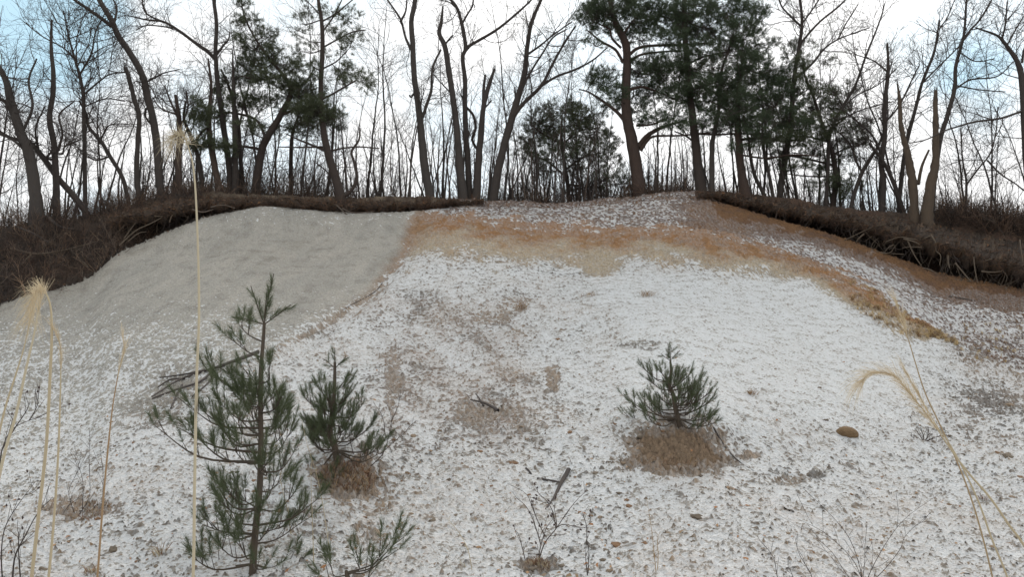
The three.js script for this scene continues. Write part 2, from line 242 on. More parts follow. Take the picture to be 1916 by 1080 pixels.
// ---------------------------------------------------------------- helpers for things
const V = (x, y, z) => new THREE.Vector3(x, y, z);
class Geo {
  constructor() { this.p = []; this.n = []; this.u = []; this.i = []; }
  tube(pts, rad, sides = 5, rough = 0, R = null) {                         // pts: Vector3[], rad: radius at each
    const n = pts.length; if (n < 2) return this; const tip = rad[n - 1] > 0.004;
    const b0 = this.p.length / 3, t = V(), up = V(), s = V(), d = V(); let len = 0, ref = null;
    for (let k = 0; k < n; k++) {
      t.subVectors(pts[Math.min(n - 1, k + 1)], pts[Math.max(0, k - 1)]).normalize();
      if (!ref) ref = Math.abs(t.y) > 0.8 ? V(1, 0, 0) : V(0, 1, 0);
      s.crossVectors(ref, t).normalize(); up.crossVectors(t, s).normalize(); ref = up.clone();
      if (k) len += pts[k].distanceTo(pts[k - 1]);
      for (let q = 0; q <= sides; q++) {
        const a = q / sides * 2 * Math.PI, r = rad[k] * (1 + (rough && q < sides ? rough * (R() - 0.5) * 2 : 0));
        d.copy(s).multiplyScalar(Math.cos(a)).addScaledVector(up, Math.sin(a));
        this.p.push(pts[k].x + d.x * r, pts[k].y + d.y * r, pts[k].z + d.z * r); this.n.push(d.x, d.y, d.z); this.u.push(q / sides * 6.283 * Math.max(rad[0], 0.02), len);
      }
      if (rough) { const o = this.p.length - 3, f = o - sides * 3; for (let c = 0; c < 3; c++) this.p[o + c] = this.p[f + c]; }
      if (k) for (let q = 0; q < sides; q++) { const a = b0 + (k - 1) * (sides + 1) + q, b = a + sides + 1; this.i.push(a, a + 1, b, a + 1, b + 1, b); }
    }
    if (!tip) return this;                                                // hair-thin ends need no cap
    const e = b0 + (n - 1) * (sides + 1), c = this.p.length / 3; t.subVectors(pts[n - 1], pts[n - 2]).normalize();
    this.p.push(pts[n - 1].x + t.x * rad[n - 1] * 0.6, pts[n - 1].y + t.y * rad[n - 1] * 0.6, pts[n - 1].z + t.z * rad[n - 1] * 0.6); this.n.push(t.x, t.y, t.z); this.u.push(0, len);
    for (let q = 0; q < sides; q++) this.i.push(e + q, e + q + 1, c);
    return this;
  }
  blade(a, m, b, w, side) {                                               // a thin bent strip from a over m to b
    const o = this.p.length / 3, nrm = V().copy(side).cross(V().subVectors(b, a)).normalize();
    for (const [p, k] of [[a, 1], [m, 0.8]]) for (const s of [-0.5, 0.5]) { this.p.push(p.x + side.x * w * k * s, p.y + side.y * w * k * s, p.z + side.z * w * k * s); this.n.push(nrm.x, nrm.y, nrm.z); this.u.push(s, k); }
    this.p.push(b.x, b.y, b.z); this.n.push(nrm.x, nrm.y, nrm.z); this.u.push(0, 0);
    this.i.push(o, o + 1, o + 2, o + 1, o + 3, o + 2, o + 2, o + 3, o + 4); return this;
  }
  needle(a, b, w, side) {
    const o = this.p.length / 3, nrm = V().copy(side).cross(V().subVectors(b, a)).normalize();
    for (const s of [-0.5, 0.5]) { this.p.push(a.x + side.x * w * s, a.y + side.y * w * s, a.z + side.z * w * s); this.n.push(nrm.x, nrm.y, nrm.z); this.u.push(s, 0); }
    this.p.push(b.x, b.y, b.z); this.n.push(nrm.x, nrm.y, nrm.z); this.u.push(0, 1); this.i.push(o, o + 1, o + 2); return this;
  }
  get empty() { return !this.i.length; }
  build(at0) {                                                            // at0: origin to subtract
    const g = new THREE.BufferGeometry(), p = Float32Array.from(this.p); if (at0) for (let k = 0; k < p.length; k += 3) { p[k] -= at0.x; p[k + 1] -= at0.y; p[k + 2] -= at0.z; }
    g.setAttribute('position', new THREE.BufferAttribute(p, 3)); g.setAttribute('normal', new THREE.BufferAttribute(Float32Array.from(this.n), 3)); g.setAttribute('uv', new THREE.BufferAttribute(Float32Array.from(this.u), 2)); g.setIndex(this.i); return g;
  }
}
const used = {};
const numbered = (n) => { used[n] = (used[n] ?? -1) + 1; return used[n] ? n + '_' + String(used[n]).padStart(3, '0') : n; };
function tag(o, label, category, group, kind) { o.userData = { label, category }; if (group) o.userData.group = group; if (kind) o.userData.kind = kind; return o; }
function thing(name, label, category, pos, group) { const o = new THREE.Group(); o.name = numbered(name); o.position.copy(pos); tag(o, label, category, group); scene.add(o); return o; }
function part(parent, name, geo, mat, kind) { if (geo.empty) return null; const m = new THREE.Mesh(geo.build ? geo.build(parent.isGroup ? parent.position : parent.userData.origin) : geo, mat); m.name = name; m.castShadow = m.receiveShadow = true; if (kind) m.userData.kind = kind; parent.add(m); return m; }
function instanced(parent, name, geometry, mat, list, kind = 'stuff', tint) {  // list: [pos, quaternion, scale]
  const m = new THREE.InstancedMesh(geometry, mat, list.length), M = new THREE.Matrix4(), o = parent.position ?? V(), s = V(), p = V();
  list.forEach(([q, r, k], i) => { M.compose(p.subVectors(q, parent === scene ? V() : o), r, typeof k === 'number' ? s.set(k, k, k) : k); m.setMatrixAt(i, M); if (tint) m.setColorAt(i, tint(i)); });
  m.name = name; m.castShadow = m.receiveShadow = true; m.userData.kind = kind; parent.add(m); return m;
}
const spline = (pts, n) => new THREE.CatmullRomCurve3(pts, false, 'centripetal').getPoints(n);
const taper = (r, n, pw = 1) => Array.from({ length: n }, (_, k) => { const t = (k / (n - 1)) * (r.length - 1), i = Math.min(r.length - 2, Math.floor(t)); return lerp(r[i], r[i + 1], t - i); });
const randDir = (R) => { const z = R() * 2 - 1, a = R() * 6.2832, c = Math.sqrt(1 - z * z); return V(c * Math.cos(a), z, c * Math.sin(a)); };
const YUP = V(0, 1, 0), look = (dir, R) => { const q = new THREE.Quaternion().setFromUnitVectors(YUP, dir), s = new THREE.Quaternion().setFromAxisAngle(YUP, R() * 6.28); return q.multiply(s); };

// ---------------------------------------------------------------- materials
const barkTex = (() => {                                                  // fissured bark: colour tone and relief
  const S = 256, d = new Uint8Array(S * S * 4), b = new Uint8Array(S * S * 4);
  for (let j = 0; j < S; j++) for (let i = 0; i < S; i++) {
    const u = i / S, v = j / S, f = (x, y) => 0.7 * (1 - 2 * Math.abs(fbm(x * 9 + 2, y * 3.2, 3))) + 0.5 * fbm(x * 14, y * 12, 3);
    const n = f(u, v) * (1 - v) + f(u, v - 1) * v, m = f(u - 1, v) * (1 - v) + f(u - 1, v - 1) * v, h = clamp(0.5 + 0.45 * (n * (1 - u) + m * u));
    const o = (j * S + i) * 4, k = lerp(0.55, 1.15, h) * 200, g = fbm(u * 5 + 9, v * 5, 2);
    d[o] = clamp(k * (1 + 0.06 * g), 0, 255); d[o + 1] = clamp(k * (1 + 0.02 * g), 0, 255); d[o + 2] = clamp(k * (1 - 0.06 * g), 0, 255); d[o + 3] = 255; b[o] = b[o + 1] = b[o + 2] = h * 255; b[o + 3] = 255;
  }
  const mk = (a) => { const t = new THREE.DataTexture(a, S, S); t.wrapS = t.wrapT = THREE.RepeatWrapping; t.magFilter = THREE.LinearFilter; t.repeat.set(1.6, 0.9); t.needsUpdate = true; return t; };
  return [mk(d), mk(b)];
})();
const rgb = (r, g, b) => new THREE.Color().setRGB(r, g, b);
const bark = (r, g, b) => new THREE.MeshStandardMaterial({ color: rgb(r, g, b), roughness: 0.95, map: barkTex[0], bumpMap: barkTex[1], bumpScale: 0.03 });
const plain = (r, g, b, rough = 0.9) => new THREE.MeshStandardMaterial({ color: rgb(r, g, b), roughness: rough });
const M = {
  bare: bark(0.07, 0.055, 0.047), bareGrey: bark(0.082, 0.067, 0.058), bareRed: bark(0.09, 0.06, 0.046), snag: bark(0.125, 0.088, 0.06), pine: bark(0.07, 0.05, 0.041), pineRed: bark(0.088, 0.057, 0.044),
  twig: plain(0.065, 0.05, 0.043), twigRed: plain(0.075, 0.052, 0.04), twigPale: plain(0.13, 0.10, 0.08), root: plain(0.13, 0.098, 0.07), stick: bark(0.11, 0.09, 0.08),
  needleDark: new THREE.MeshPhysicalMaterial({ color: rgb(0.055, 0.078, 0.036), roughness: 0.85, transmission: 0.15 }),
  needleDull: new THREE.MeshPhysicalMaterial({ color: rgb(0.075, 0.088, 0.04), roughness: 0.75, transmission: 0.15 }),
  needleYoung: new THREE.MeshPhysicalMaterial({ color: rgb(0.095, 0.115, 0.052), roughness: 0.85, transmission: 0.15 }),
  youngBark: bark(0.12, 0.09, 0.065), straw: plain(0.48, 0.39, 0.255), strawPale: plain(0.52, 0.44, 0.305), plume: new THREE.MeshPhysicalMaterial({ color: rgb(0.64, 0.52, 0.345), roughness: 0.9, transmission: 0.3 }),
  dryGrass: plain(0.36, 0.24, 0.12), redGrass: plain(0.22, 0.115, 0.065), leaf: plain(0.075, 0.048, 0.032), leafPale: plain(0.30, 0.2, 0.12), bud: plain(0.07, 0.045, 0.04),
};
const pxm = (px, D) => px * D / F;                                         // photo pixels to metres at a depth

// ---------------------------------------------------------------- twigs: a shoot that forks into finer ones
function shoot(G, p, dir, len, r, level, R, up = 0.25) {
  const n = level > 1 ? 5 : level > 0 ? 3 : 2, pts = [p.clone()], d = dir.clone(); let q = p.clone();
  for (let k = 0; k < n; k++) { d.addScaledVector(randDir(R), 0.3).addScaledVector(YUP, up / n).normalize(); q = q.clone().addScaledVector(d, len / n); pts.push(q); }
  G.tube(pts, pts.map((_, k) => lerp(r, Math.max(0.0022, r * 0.35), k / n)), level > 1 ? 4 : 3);
  if (level > 0) {
    const kids = level > 1 ? 4 + Math.floor(R() * 4) : 3 + Math.floor(R() * 3);
    for (let k = 0; k < kids; k++) {
      const t = 0.22 + 0.78 * (k + R()) / kids, i = Math.min(n - 1, Math.floor(t * n)), f = t * n - i, s = pts[i].clone().lerp(pts[i + 1], f), td = V().subVectors(pts[i + 1], pts[i]).normalize();
      const side = randDir(R).addScaledVector(td, 0.9).normalize();
      shoot(G, s, side, len * lerp(0.75, 0.4, t) * (0.6 + 0.6 * R()), r * 0.5, level - 1, R, up);
    }
  }
}
// a tree traced from the photograph: [px, py] of trunk and limbs at the depth of the ground it stands on
function depthAt(px, back) { return cDs(px) + back; }
function treeBase(px0, D) { const X = at(px0, 380, D).x; return V(X, H(X, D), -D); }
function traced(pts, D, R, drift = 0) { return pts.map(([x, y], k) => at(x, y, D + drift * k / Math.max(1, pts.length - 1))); }
function bareTree(o) {
  const R = rng(o.seed), D = depthAt(o.t[0][0], o.back ?? 0.6), base = treeBase(o.t[0][0], D), T = thing(o.name ?? 'bare_tree', o.label, o.category ?? 'tree', base, o.group);
  const mt = o.mat ?? M.bare, mw = o.twigMat ?? M.twig;
  const low = traced(o.t, D, R, o.drift ?? 0); if (o.foot) base.y = at(o.t[0][0], o.foot, D).y; T.position.copy(base); const p0 = base.clone(); p0.y -= 0.25; p0.x = low[0].x;
  const pts = spline([p0, ...low.filter((p) => p.y > p0.y + 0.3)], Math.max(14, o.t.length * (o.name ? 7 : 4))), rr = o.r.map((r) => pxm(r * 0.9, D)), rad = taper([rr[0] * 1.35, rr[0], ...rr.slice(1)], pts.length);
  part(T, 'trunk', new Geo().tube(pts, rad, 11, o.name ? 0.2 : o.snagTop ? 0.13 : 0.09, R), mt);
  const G = new Geo(), hosts = [[pts, rad, o.from ?? 0.3, Math.round((o.n ?? 10) * 1.7)]];
  for (const [lp, lr, n] of o.limbs ?? []) {
    const dr = (R() - 0.5) * 1.6 + (lp[0][2] ?? 0), w = lp.map(([x, y], k) => at(x, y, D + (o.drift ?? 0) * 0.5 + dr * k / lp.length)), ps = spline(w, lp.length * 4), ra = taper(lr.map((r) => pxm(r, D)), ps.length);
    part(T, 'limb', new Geo().tube(ps, ra, 6, 0.05, R), mt); hosts.push([ps, ra, 0.12, Math.round((n ?? 6) * 1.6)]);
  }
  const L = o.twig ?? 1.1, lev = o.level ?? 2;
  for (const [ps, ra, from, n] of hosts) for (let k = 0; k < n; k++) {
    const t = from + (1 - from) * (k + R()) / n, i = Math.min(ps.length - 2, Math.floor(t * (ps.length - 1))), td = V().subVectors(ps[i + 1], ps[i]).normalize();
    const d = randDir(R); d.z *= 0.8; d.addScaledVector(td, 0.55).addScaledVector(YUP, 0.25).normalize();
    shoot(G, ps[i], d, L * (0.5 + 0.9 * R()), Math.min(ra[i] * 0.55, 0.006 + 0.012 * R() * L), lev, R, 0.35);
  }
  if (o.snagTop) { const e = pts[pts.length - 1], rad1 = rad[rad.length - 1]; for (let k = 0; k < 7; k++) { const a = k * 0.9, q = V(e.x + Math.cos(a) * rad1 * 0.7, e.y - 0.06, e.z + Math.sin(a) * rad1 * 0.7); G.tube([q, q.clone().add(V((R() - 0.5) * 0.03, 0.1 + 0.2 * R(), (R() - 0.5) * 0.03))], [rad1 * 0.35, 0.004], 3); } }
  part(T, 'twigs', G, mw, 'stuff');
  return T;
}
// needle tufts
function tuftGeo(R, n, stem, len, w, a0, a1) {
  const G = new Geo();
  for (let k = 0; k < n; k++) {
    const t = k / n, az = R() * 6.283, an = lerp(a0, a1, t) + (R() - 0.5) * 0.25, d = V(Math.cos(az) * Math.sin(an), Math.cos(an), Math.sin(az) * Math.sin(an)), b = V(0, stem * (0.05 + 0.95 * t), 0);
    const side = V().crossVectors(d, randDir(R)).normalize(); G.needle(b, b.clone().addScaledVector(d, len * (0.75 + 0.4 * R())), w, side);
  }
  return G.build();
}
const TUFT = [21, 22, 23].map((s) => tuftGeo(rng(s), 26, 0.09, 0.125, 0.0085, 1.35, 0.45));
const TUFT_NEAR = [31, 32].map((s) => tuftGeo(rng(s), 104, 0.15, 0.115, 0.0034, 1.0, 0.18));
// old pine: traced trunk and limbs; crown as clumps [px, py, rx, ry, tufts]
function pineTree(o) {
  const R = rng(o.seed), D = depthAt(o.t[0][0], o.back ?? 0.6), base = treeBase(o.t[0][0], D), T = thing('pine_tree', o.label, 'tree', base, o.group), mt = o.mat ?? M.pine;
  const low = traced(o.t, D, R, o.drift ?? 0), p0 = base.clone(); p0.y -= 0.25; p0.x = low[0].x;
  const pts = spline([p0, ...low.filter((p) => p.y > p0.y + 0.3)], o.t.length * 4), rr = o.r.map((r) => pxm(r * 0.9, D)), rad = taper([rr[0] * 1.3, rr[0], ...rr.slice(1)], pts.length);
  part(T, 'trunk', new Geo().tube(pts, rad, 10, 0.07, R), mt);
  const joints = [];
  for (const [lp, lr] of o.limbs ?? []) {
    const dr = (R() - 0.5) * 1.4, ps = spline(lp.map(([x, y], k) => at(x, y, D + dr * k / lp.length)), lp.length * 4), ra = taper(lr.map((r) => pxm(r, D)), ps.length);
    part(T, 'limb', new Geo().tube(ps, ra, 6, 0.06, R), mt); for (let k = 2; k < ps.length; k += 2) joints.push([ps[k], ra[k]]);
  }
  const W = new Geo(), L = [[], [], []], H0 = o.needleScale ?? 1;
  const trunkJ = pts.map((p, k) => [p, rad[k]]).slice(Math.floor(pts.length * 0.3));
  for (const [cx, cy, rx, ry, n, dz] of o.crown) {
    const Dc = D + (dz ?? (R() - 0.5) * 2.2), c = at(cx, cy, Dc), ax = pxm(rx, Dc), ay = pxm(ry, Dc), az = Math.max(ax * 0.8, ay);
    let best = null, bd = 1e9; for (const j of [...trunkJ, ...joints]) { const d = j[0].distanceTo(c) + Math.max(0, j[0].y - c.y) * 1.2; if (d < bd) { bd = d; best = j; } }
    const m = best[0].clone().lerp(c, 0.5); m.y -= 0.08 * bd; m.x += (R() - 0.5) * 0.2 * bd; m.z += (R() - 0.5) * 0.2 * bd;
    const ps = spline([best[0].clone(), m, c.clone()], 8), r0 = Math.min(best[1] * 0.6, 0.014 + 0.012 * bd); part(T, 'limb', new Geo().tube(ps, taper([r0, 0.008], ps.length), 5), mt);
    const spray = Math.max(3, Math.round(n / 4.5 * (o.dense ?? 1)));
    for (let s = 0; s < spray; s++) {                                     // a spray: a bent twig carrying tufts near its end
      const d = randDir(R), q = V(c.x + d.x * ax * Math.cbrt(R()), c.y + d.y * ay * Math.cbrt(R()), c.z + d.z * az * Math.cbrt(R()));
      const from = ps[3 + Math.floor(R() * 5)], mid = from.clone().lerp(q, 0.5).addScaledVector(randDir(R), 0.12); W.tube([from, mid, q], [0.009, 0.006, 0.004], 3);
      const out = V().subVectors(q, from).normalize();
      for (let k = 0; k < 9; k++) {
        const pos = q.clone().addScaledVector(randDir(R), 0.17 * (0.4 + R())); pos.y -= 0.02; const dir = randDir(R).addScaledVector(out, 0.8).addScaledVector(YUP, 0.55).normalize();
        L[Math.floor(R() * 3)].push([pos, look(dir, R), H0 * (0.75 + 0.5 * R())]);
      }
    }
  }
  for (let k = 0; k < 16; k++) { const i = Math.floor(pts.length * lerp(0.22, 0.85, R())), d = randDir(R); d.y = 0.1 + 0.5 * d.y; shoot(W, pts[i], d.normalize(), 0.9 + 1.1 * R(), 0.012, 2, R, 0.15); }
  part(T, 'twigs', W, M.twig, 'stuff');
  L.forEach((l, i) => l.length && instanced(T, 'needles', TUFT[i], o.needles ?? M.needleDark, l));
  return T;
}

// ---------------------------------------------------------------- the trees on the ridge
const RG = 'bare trees along the ridge';
const bareTrees = [
  { label: 'thick bare trunk leaning over the brushy bank, its crown cut by the sky', t: [[72, 430], [70, 393], [67, 363], [56, 289], [41, 252], [30, 218], [19, 178], [12, 150], [-4, 120], [-25, 70]], r: [13, 11, 10, 8, 6, 4], back: -0.6, n: 14, twig: 1.3, limbs: [[[[30, 222], [10, 190], [-10, 180]], [4, 3]], [[[56, 289], [25, 262], [0, 250]], [3, 2]], [[[41, 252], [62, 200], [55, 150], [70, 110]], [3, 1.5]]], mat: M.bareGrey },
  { label: 'straight grey snag with a bare spike top above the brushy bank', t: [[108, 430], [107, 396], [106, 333], [102, 267], [94, 222], [100, 178], [101, 141], [97, 89], [98, 37]], r: [7.5, 6.5, 6, 5.5, 5, 4, 2], back: -0.2, n: 6, twig: 1.0, limbs: [[[[104, 300], [90, 296], [98, 285], [118, 288], [122, 275], [150, 262]], [2.5, 1.5]], [[[106, 290], [118, 250], [112, 215], [140, 190]], [2.4, 1.2]]] },
  { label: 'slender fine-branched tree with a fan of twigs beside the grey snag', t: [[160, 400], [160, 315], [158, 222], [157, 178], [150, 141], [141, 111], [128, 60], [120, 20]], r: [4.5, 4.2, 4, 3, 2, 1.2], back: 0.6, n: 26, from: 0.32, twig: 1.7, limbs: [[[[141, 111], [120, 90], [80, 68], [45, 40]], [2, 1], 8], [[[157, 178], [190, 150], [205, 140], [235, 135]], [2, 1], 7], [[[150, 141], [172, 100], [180, 60], [200, 20]], [2, 1], 8], [[[158, 200], [200, 185], [235, 190]], [1.5, 1], 6]] },
  { label: 'bare trunk slanting low across its neighbours on the brushy bank', t: [[163, 400], [141, 370], [107, 330], [74, 285], [55, 266], [20, 258], [-15, 235]], r: [7, 6.5, 6, 5, 4, 3], back: -0.3, n: 8, limbs: [[[[74, 285], [68, 240], [85, 200]], [2.5, 1.2], 6]] },
  { label: 'slim bare tree bending away from the slanting trunk', t: [[242, 384], [230, 333], [207, 293], [189, 263], [167, 237], [163, 215], [150, 190]], r: [4.5, 4.2, 3.8, 3, 2], back: 0.3, n: 12, from: 0.4, twig: 1.3, limbs: [[[[207, 293], [180, 300], [165, 293]], [2, 1], 4], [[[189, 263], [205, 235], [240, 232]], [1.8, 1], 6]] },
  { label: 'short snag broken off at half height, with a few twigs at its top', t: [[262, 380], [257, 333], [259, 259], [261, 215], [252, 185], [243, 148], [236, 127]], r: [6, 5.2, 5, 5, 4.8, 4.5], back: 0.2, n: 3, from: 0.6, twig: 0.8, snagTop: true, limbs: [[[[240, 135], [222, 136], [205, 132]], [1.8, 1], 4], [[[256, 152], [280, 160], [296, 190]], [1.5, 1], 4]] },
  { label: 'tall bare trunk bowing far over beside the broken snag', t: [[303, 372], [298, 326], [294, 267], [287, 222], [276, 178], [270, 148], [256, 119], [237, 89], [222, 67], [211, 41], [193, 11], [183, -6], [160, -50]], r: [8.5, 8, 7.5, 7.5, 7, 6.5, 6, 5, 4], back: 0.2, n: 8, from: 0.35, twig: 1.2, limbs: [[[[210, 50], [198, 40], [170, 20], [141, 0], [110, -25]], [4, 2.5], 8], [[[214, 45], [218, 28], [219, 12], [208, -8]], [2.6, 1.6], 4], [[[278, 152], [295, 143], [307, 137], [337, 130]], [2, 1], 4], [[[290, 240], [272, 215], [278, 195]], [2.4, 1.2], 3]] },
  { label: 'stout broken stem behind the drooping grass plume', t: [[335, 360], [335, 296], [337, 259], [335, 215], [329, 178]], r: [7.5, 7, 6.5, 5, 3], back: 0.6, n: 7, from: 0.35, twig: 1.2, limbs: [[[[333, 220], [318, 185], [309, 160]], [2.2, 1.2], 5], [[[335, 215], [305, 205], [290, 190]], [2, 1], 4], [[[336, 240], [352, 205], [350, 170]], [2, 1], 5]], mat: M.bareRed },
  { label: 'forked young trunk leaning beside the stout broken stem', t: [[379, 362], [372, 296], [356, 252], [345, 222], [348, 190]], r: [5.5, 5, 4, 3, 2], back: 0.8, n: 5, from: 0.5, limbs: [[[[365, 270], [375, 252], [387, 240]], [3, 2], 3]] },
  { label: 'upright reddish trunk under the lowest pine bough', t: [[412, 362], [404, 319], [394, 259], [392, 222], [396, 160], [390, 110]], r: [8.5, 7, 6, 5, 3, 2], back: 0.5, n: 9, from: 0.5, twig: 1.2, mat: M.bareRed },
  { label: 'tall bare tree with one long crooked limb reaching over its neighbours', t: [[432, 360], [430, 315], [422, 259], [415, 207], [407, 148], [405, 115], [404, 93], [406, 48], [401, 0], [399, -50]], r: [7, 6.5, 6, 5, 4.5, 4.2, 4, 3.6], back: 0.9, n: 6, from: 0.5, limbs: [[[[404, 112], [390, 97], [378, 89], [333, 56], [307, 41], [274, 37], [237, 28]], [4, 3.6, 3, 2, 1], 10], [[[307, 41], [285, 32], [272, 22], [268, 0], [272, -15]], [2, 1.2], 4], [[[325, 53], [300, 49], [274, 48], [256, 56]], [1.6, 1], 3], [[[406, 103], [418, 86], [428, 74], [431, 59]], [2.4, 1.2], 5]] },
  { label: 'thin dark spire stem rising straight between the tall tree and the pines', t: [[441, 362], [441, 278], [439, 207], [437, 141], [436, 94]], r: [7, 6, 5, 3, 1.2], back: 0.7, n: 6, from: 0.3, twig: 0.6 },
  { label: 'twin bare stem close behind the dark spire stem', t: [[455, 362], [450, 290], [446, 230], [428, 160], [414, 130]], r: [5, 4.5, 4, 3, 2], back: 1.5, n: 6, from: 0.5 },
  { label: 'thick tree with a high fork standing alone on the bare crest', t: [[805, 369], [797, 326], [790, 267], [786, 222], [781, 185], [775, 141], [773, 89], [770, 41], [777, 0], [778, -50]], r: [10, 9, 7.5, 6.8, 6.2, 5.8, 5.2, 4.8], back: 0.15, n: 8, from: 0.35, twig: 1.0, limbs: [[[[772, 97], [764, 82], [758, 67], [750, 37], [736, 15], [722, -5]], [3.2, 2.4, 1.6], 4], [[[750, 40], [757, 27], [760, 18], [762, -4]], [2.4, 1.6], 2], [[[791, 220], [800, 192], [807, 170], [810, 126], [825, 93]], [3.4, 3, 2], 6], [[[778, 170], [769, 182], [766, 178]], [2, 1.4], 1]], mat: M.bareGrey },
  { label: 'tall snag with a jagged spear top next to the fork-topped tree', t: [[868, 369], [862, 326], [858, 278], [853, 222], [847, 178], [840, 133], [832, 85], [822, 63], [826, 40], [829, 11]], r: [9.5, 8.5, 7.5, 7, 6.5, 6, 5, 4, 1.6], back: 0.3, n: 5, from: 0.3, twig: 1.0, limbs: [[[[834, 82], [841, 73], [847, 66]], [2, 1.4], 1], [[[847, 178], [830, 160], [812, 140]], [1.6, 1], 4]], mat: M.bareGrey },
  { label: 'slim tree with a long limb sweeping out from its crooked neck', t: [[878, 369], [875, 296], [871, 237], [870, 193], [870, 148], [866, 104], [871, 93], [864, 44], [853, 11], [835, -8]], r: [7, 6, 5.5, 5, 4.6, 4.2, 3.6, 2.6], back: 0.5, n: 7, from: 0.3, limbs: [[[[871, 95], [880, 85], [892, 78], [929, 56], [958, 33], [988, 6], [1003, -10]], [3.4, 3, 2.4, 1.6], 6], [[[864, 46], [874, 28], [884, 11], [886, -6]], [2.4, 1.6], 3], [[[853, 14], [840, 4], [822, 0]], [1.6, 1], 3], [[[872, 200], [885, 215], [890, 240], [884, 262], [893, 280]], [2.6, 2.6], 1]] },
  { label: 'two-pronged snag with both tips snapped off', t: [[892, 371], [896, 296], [901, 237], [905, 200], [914, 163], [925, 130]], r: [8.5, 7.5, 6.5, 5.5, 4.6, 3.2], back: 0.2, n: 3, from: 0.4, twig: 0.7, snagTop: true, limbs: [[[[904, 205], [905, 185], [905, 167], [908, 141]], [4.2, 3.8, 2.6], 1], [[[904, 205], [913, 196], [920, 188]], [2, 1.2], 1]] },
  { label: 'leaning tree whose limbs all sweep upward together', t: [[924, 371], [933, 315], [944, 270], [955, 230], [966, 193], [981, 141], [986, 93], [994, 44], [1012, 0], [1022, -30]], r: [9.5, 8.5, 8, 7.2, 6, 4.6, 3.6, 2.6], back: 0.3, n: 9, from: 0.3, twig: 1.3, limbs: [[[[957, 226], [970, 205], [984, 189], [1014, 159], [1033, 122], [1051, 89], [1077, 48]], [4.6, 4, 3, 1.6], 9], [[[1010, 163], [1040, 144], [1077, 130], [1110, 112], [1136, 89]], [2.8, 2.2, 1.4], 6], [[[987, 102], [1010, 86], [1033, 67], [1070, 41]], [2.4, 1.4], 6], [[[969, 188], [990, 140], [1015, 100], [1035, 70], [1060, 55]], [2.6, 1.4], 7], [[[966, 193], [964, 178], [963, 163]], [2.4, 1.6], 0], [[[992, 60], [986, 40], [983, 20]], [1.6, 1], 1]] },
  { label: 'pale crooked stem climbing in front of the dark pines', t: [[1331, 360], [1333, 267], [1344, 207], [1348, 141], [1359, 104], [1372, 66]], r: [5, 4.6, 4, 3.2, 2.4, 1.4], back: 0.0, n: 7, from: 0.4, twig: 1.0, mat: M.bareGrey, twigMat: M.twigPale },
  { label: 'curving young stem splayed out at the foot of the third dark pine', t: [[1430, 368], [1412, 330], [1404, 296], [1400, 262], [1392, 225]], r: [4.5, 4, 3.4, 2.6, 2], back: 0.1, n: 5, from: 0.4 },
  { label: 'slender pale stem beside the curving young stem', t: [[1446, 370], [1438, 326], [1429, 281], [1426, 245], [1428, 200]], r: [4, 3.6, 3, 2.4, 1.6], back: 0.2, n: 6, from: 0.4, mat: M.bareGrey },
  { label: 'tall open-branched tree with long rising limbs beyond the dark pines', t: [[1458, 373], [1467, 304], [1478, 241], [1485, 148], [1493, 96], [1500, 44], [1496, 0], [1490, -30]], r: [6.5, 6, 5.2, 4.4, 3.6, 2.8, 2.2], back: 0.4, n: 12, from: 0.4, twig: 1.3, limbs: [[[[1485, 150], [1519, 119], [1544, 89], [1567, 74], [1626, 52]], [2.8, 2, 1], 9], [[[1497, 82], [1515, 60], [1533, 41], [1574, 7], [1590, -12]], [2.6, 1.6], 7], [[[1499, 50], [1480, 32], [1462, 12], [1455, -8]], [2.2, 1.4], 5], [[[1500, 44], [1518, 20], [1535, -5]], [2, 1.2], 5], [[[1567, 74], [1580, 48], [1605, 8]], [1.6, 1], 4]] },
  { label: 'long thin stem arching up out of the layered pine', t: [[1545, 385], [1548, 330], [1552, 252], [1569, 211], [1598, 163], [1617, 111], [1646, 37], [1655, 5]], r: [4, 3.8, 3.4, 3, 2.4, 1.8, 1], back: 0.4, n: 14, from: 0.4, twig: 1.3, limbs: [[[[1569, 211], [1600, 180], [1640, 160], [1676, 130]], [1.8, 1], 7], [[[1556, 240], [1590, 215], [1630, 200], [1670, 190]], [1.6, 1], 6]] },
  { label: 'curved young tree forking above the turf edge', t: [[1592, 388], [1611, 326], [1632, 290], [1640, 278], [1655, 240]], r: [4.6, 4.2, 3.8, 3, 2], back: 0.2, n: 8, from: 0.4, limbs: [[[[1612, 322], [1600, 300], [1590, 270], [1560, 240]], [2.4, 1.2], 5]] },
  { label: 'upright snag with a clean spike top behind the split stump', t: [[1650, 398], [1652, 344], [1648, 304], [1654, 259], [1654, 207], [1657, 170], [1661, 133], [1659, 81]], r: [6.5, 6, 5.6, 5, 4.6, 3.6, 2], back: 0.3, n: 8, from: 0.3, twig: 1.2, limbs: [[[[1660, 135], [1645, 122], [1632, 113], [1598, 102]], [2, 1.1], 3], [[[1662, 135], [1667, 122], [1668, 112]], [1.6, 1], 1], [[[1655, 230], [1680, 200], [1705, 150], [1720, 120]], [2.2, 1.2], 9], [[[1652, 300], [1632, 255], [1600, 225], [1575, 205]], [2.4, 1.4], 6]] },
  { label: 'bare tree bending through the gap between the two broken stumps', t: [[1690, 402], [1672, 345], [1650, 300], [1625, 268]], r: [5, 4.4, 3.6, 2.6], back: 0.5, n: 6, from: 0.4 },
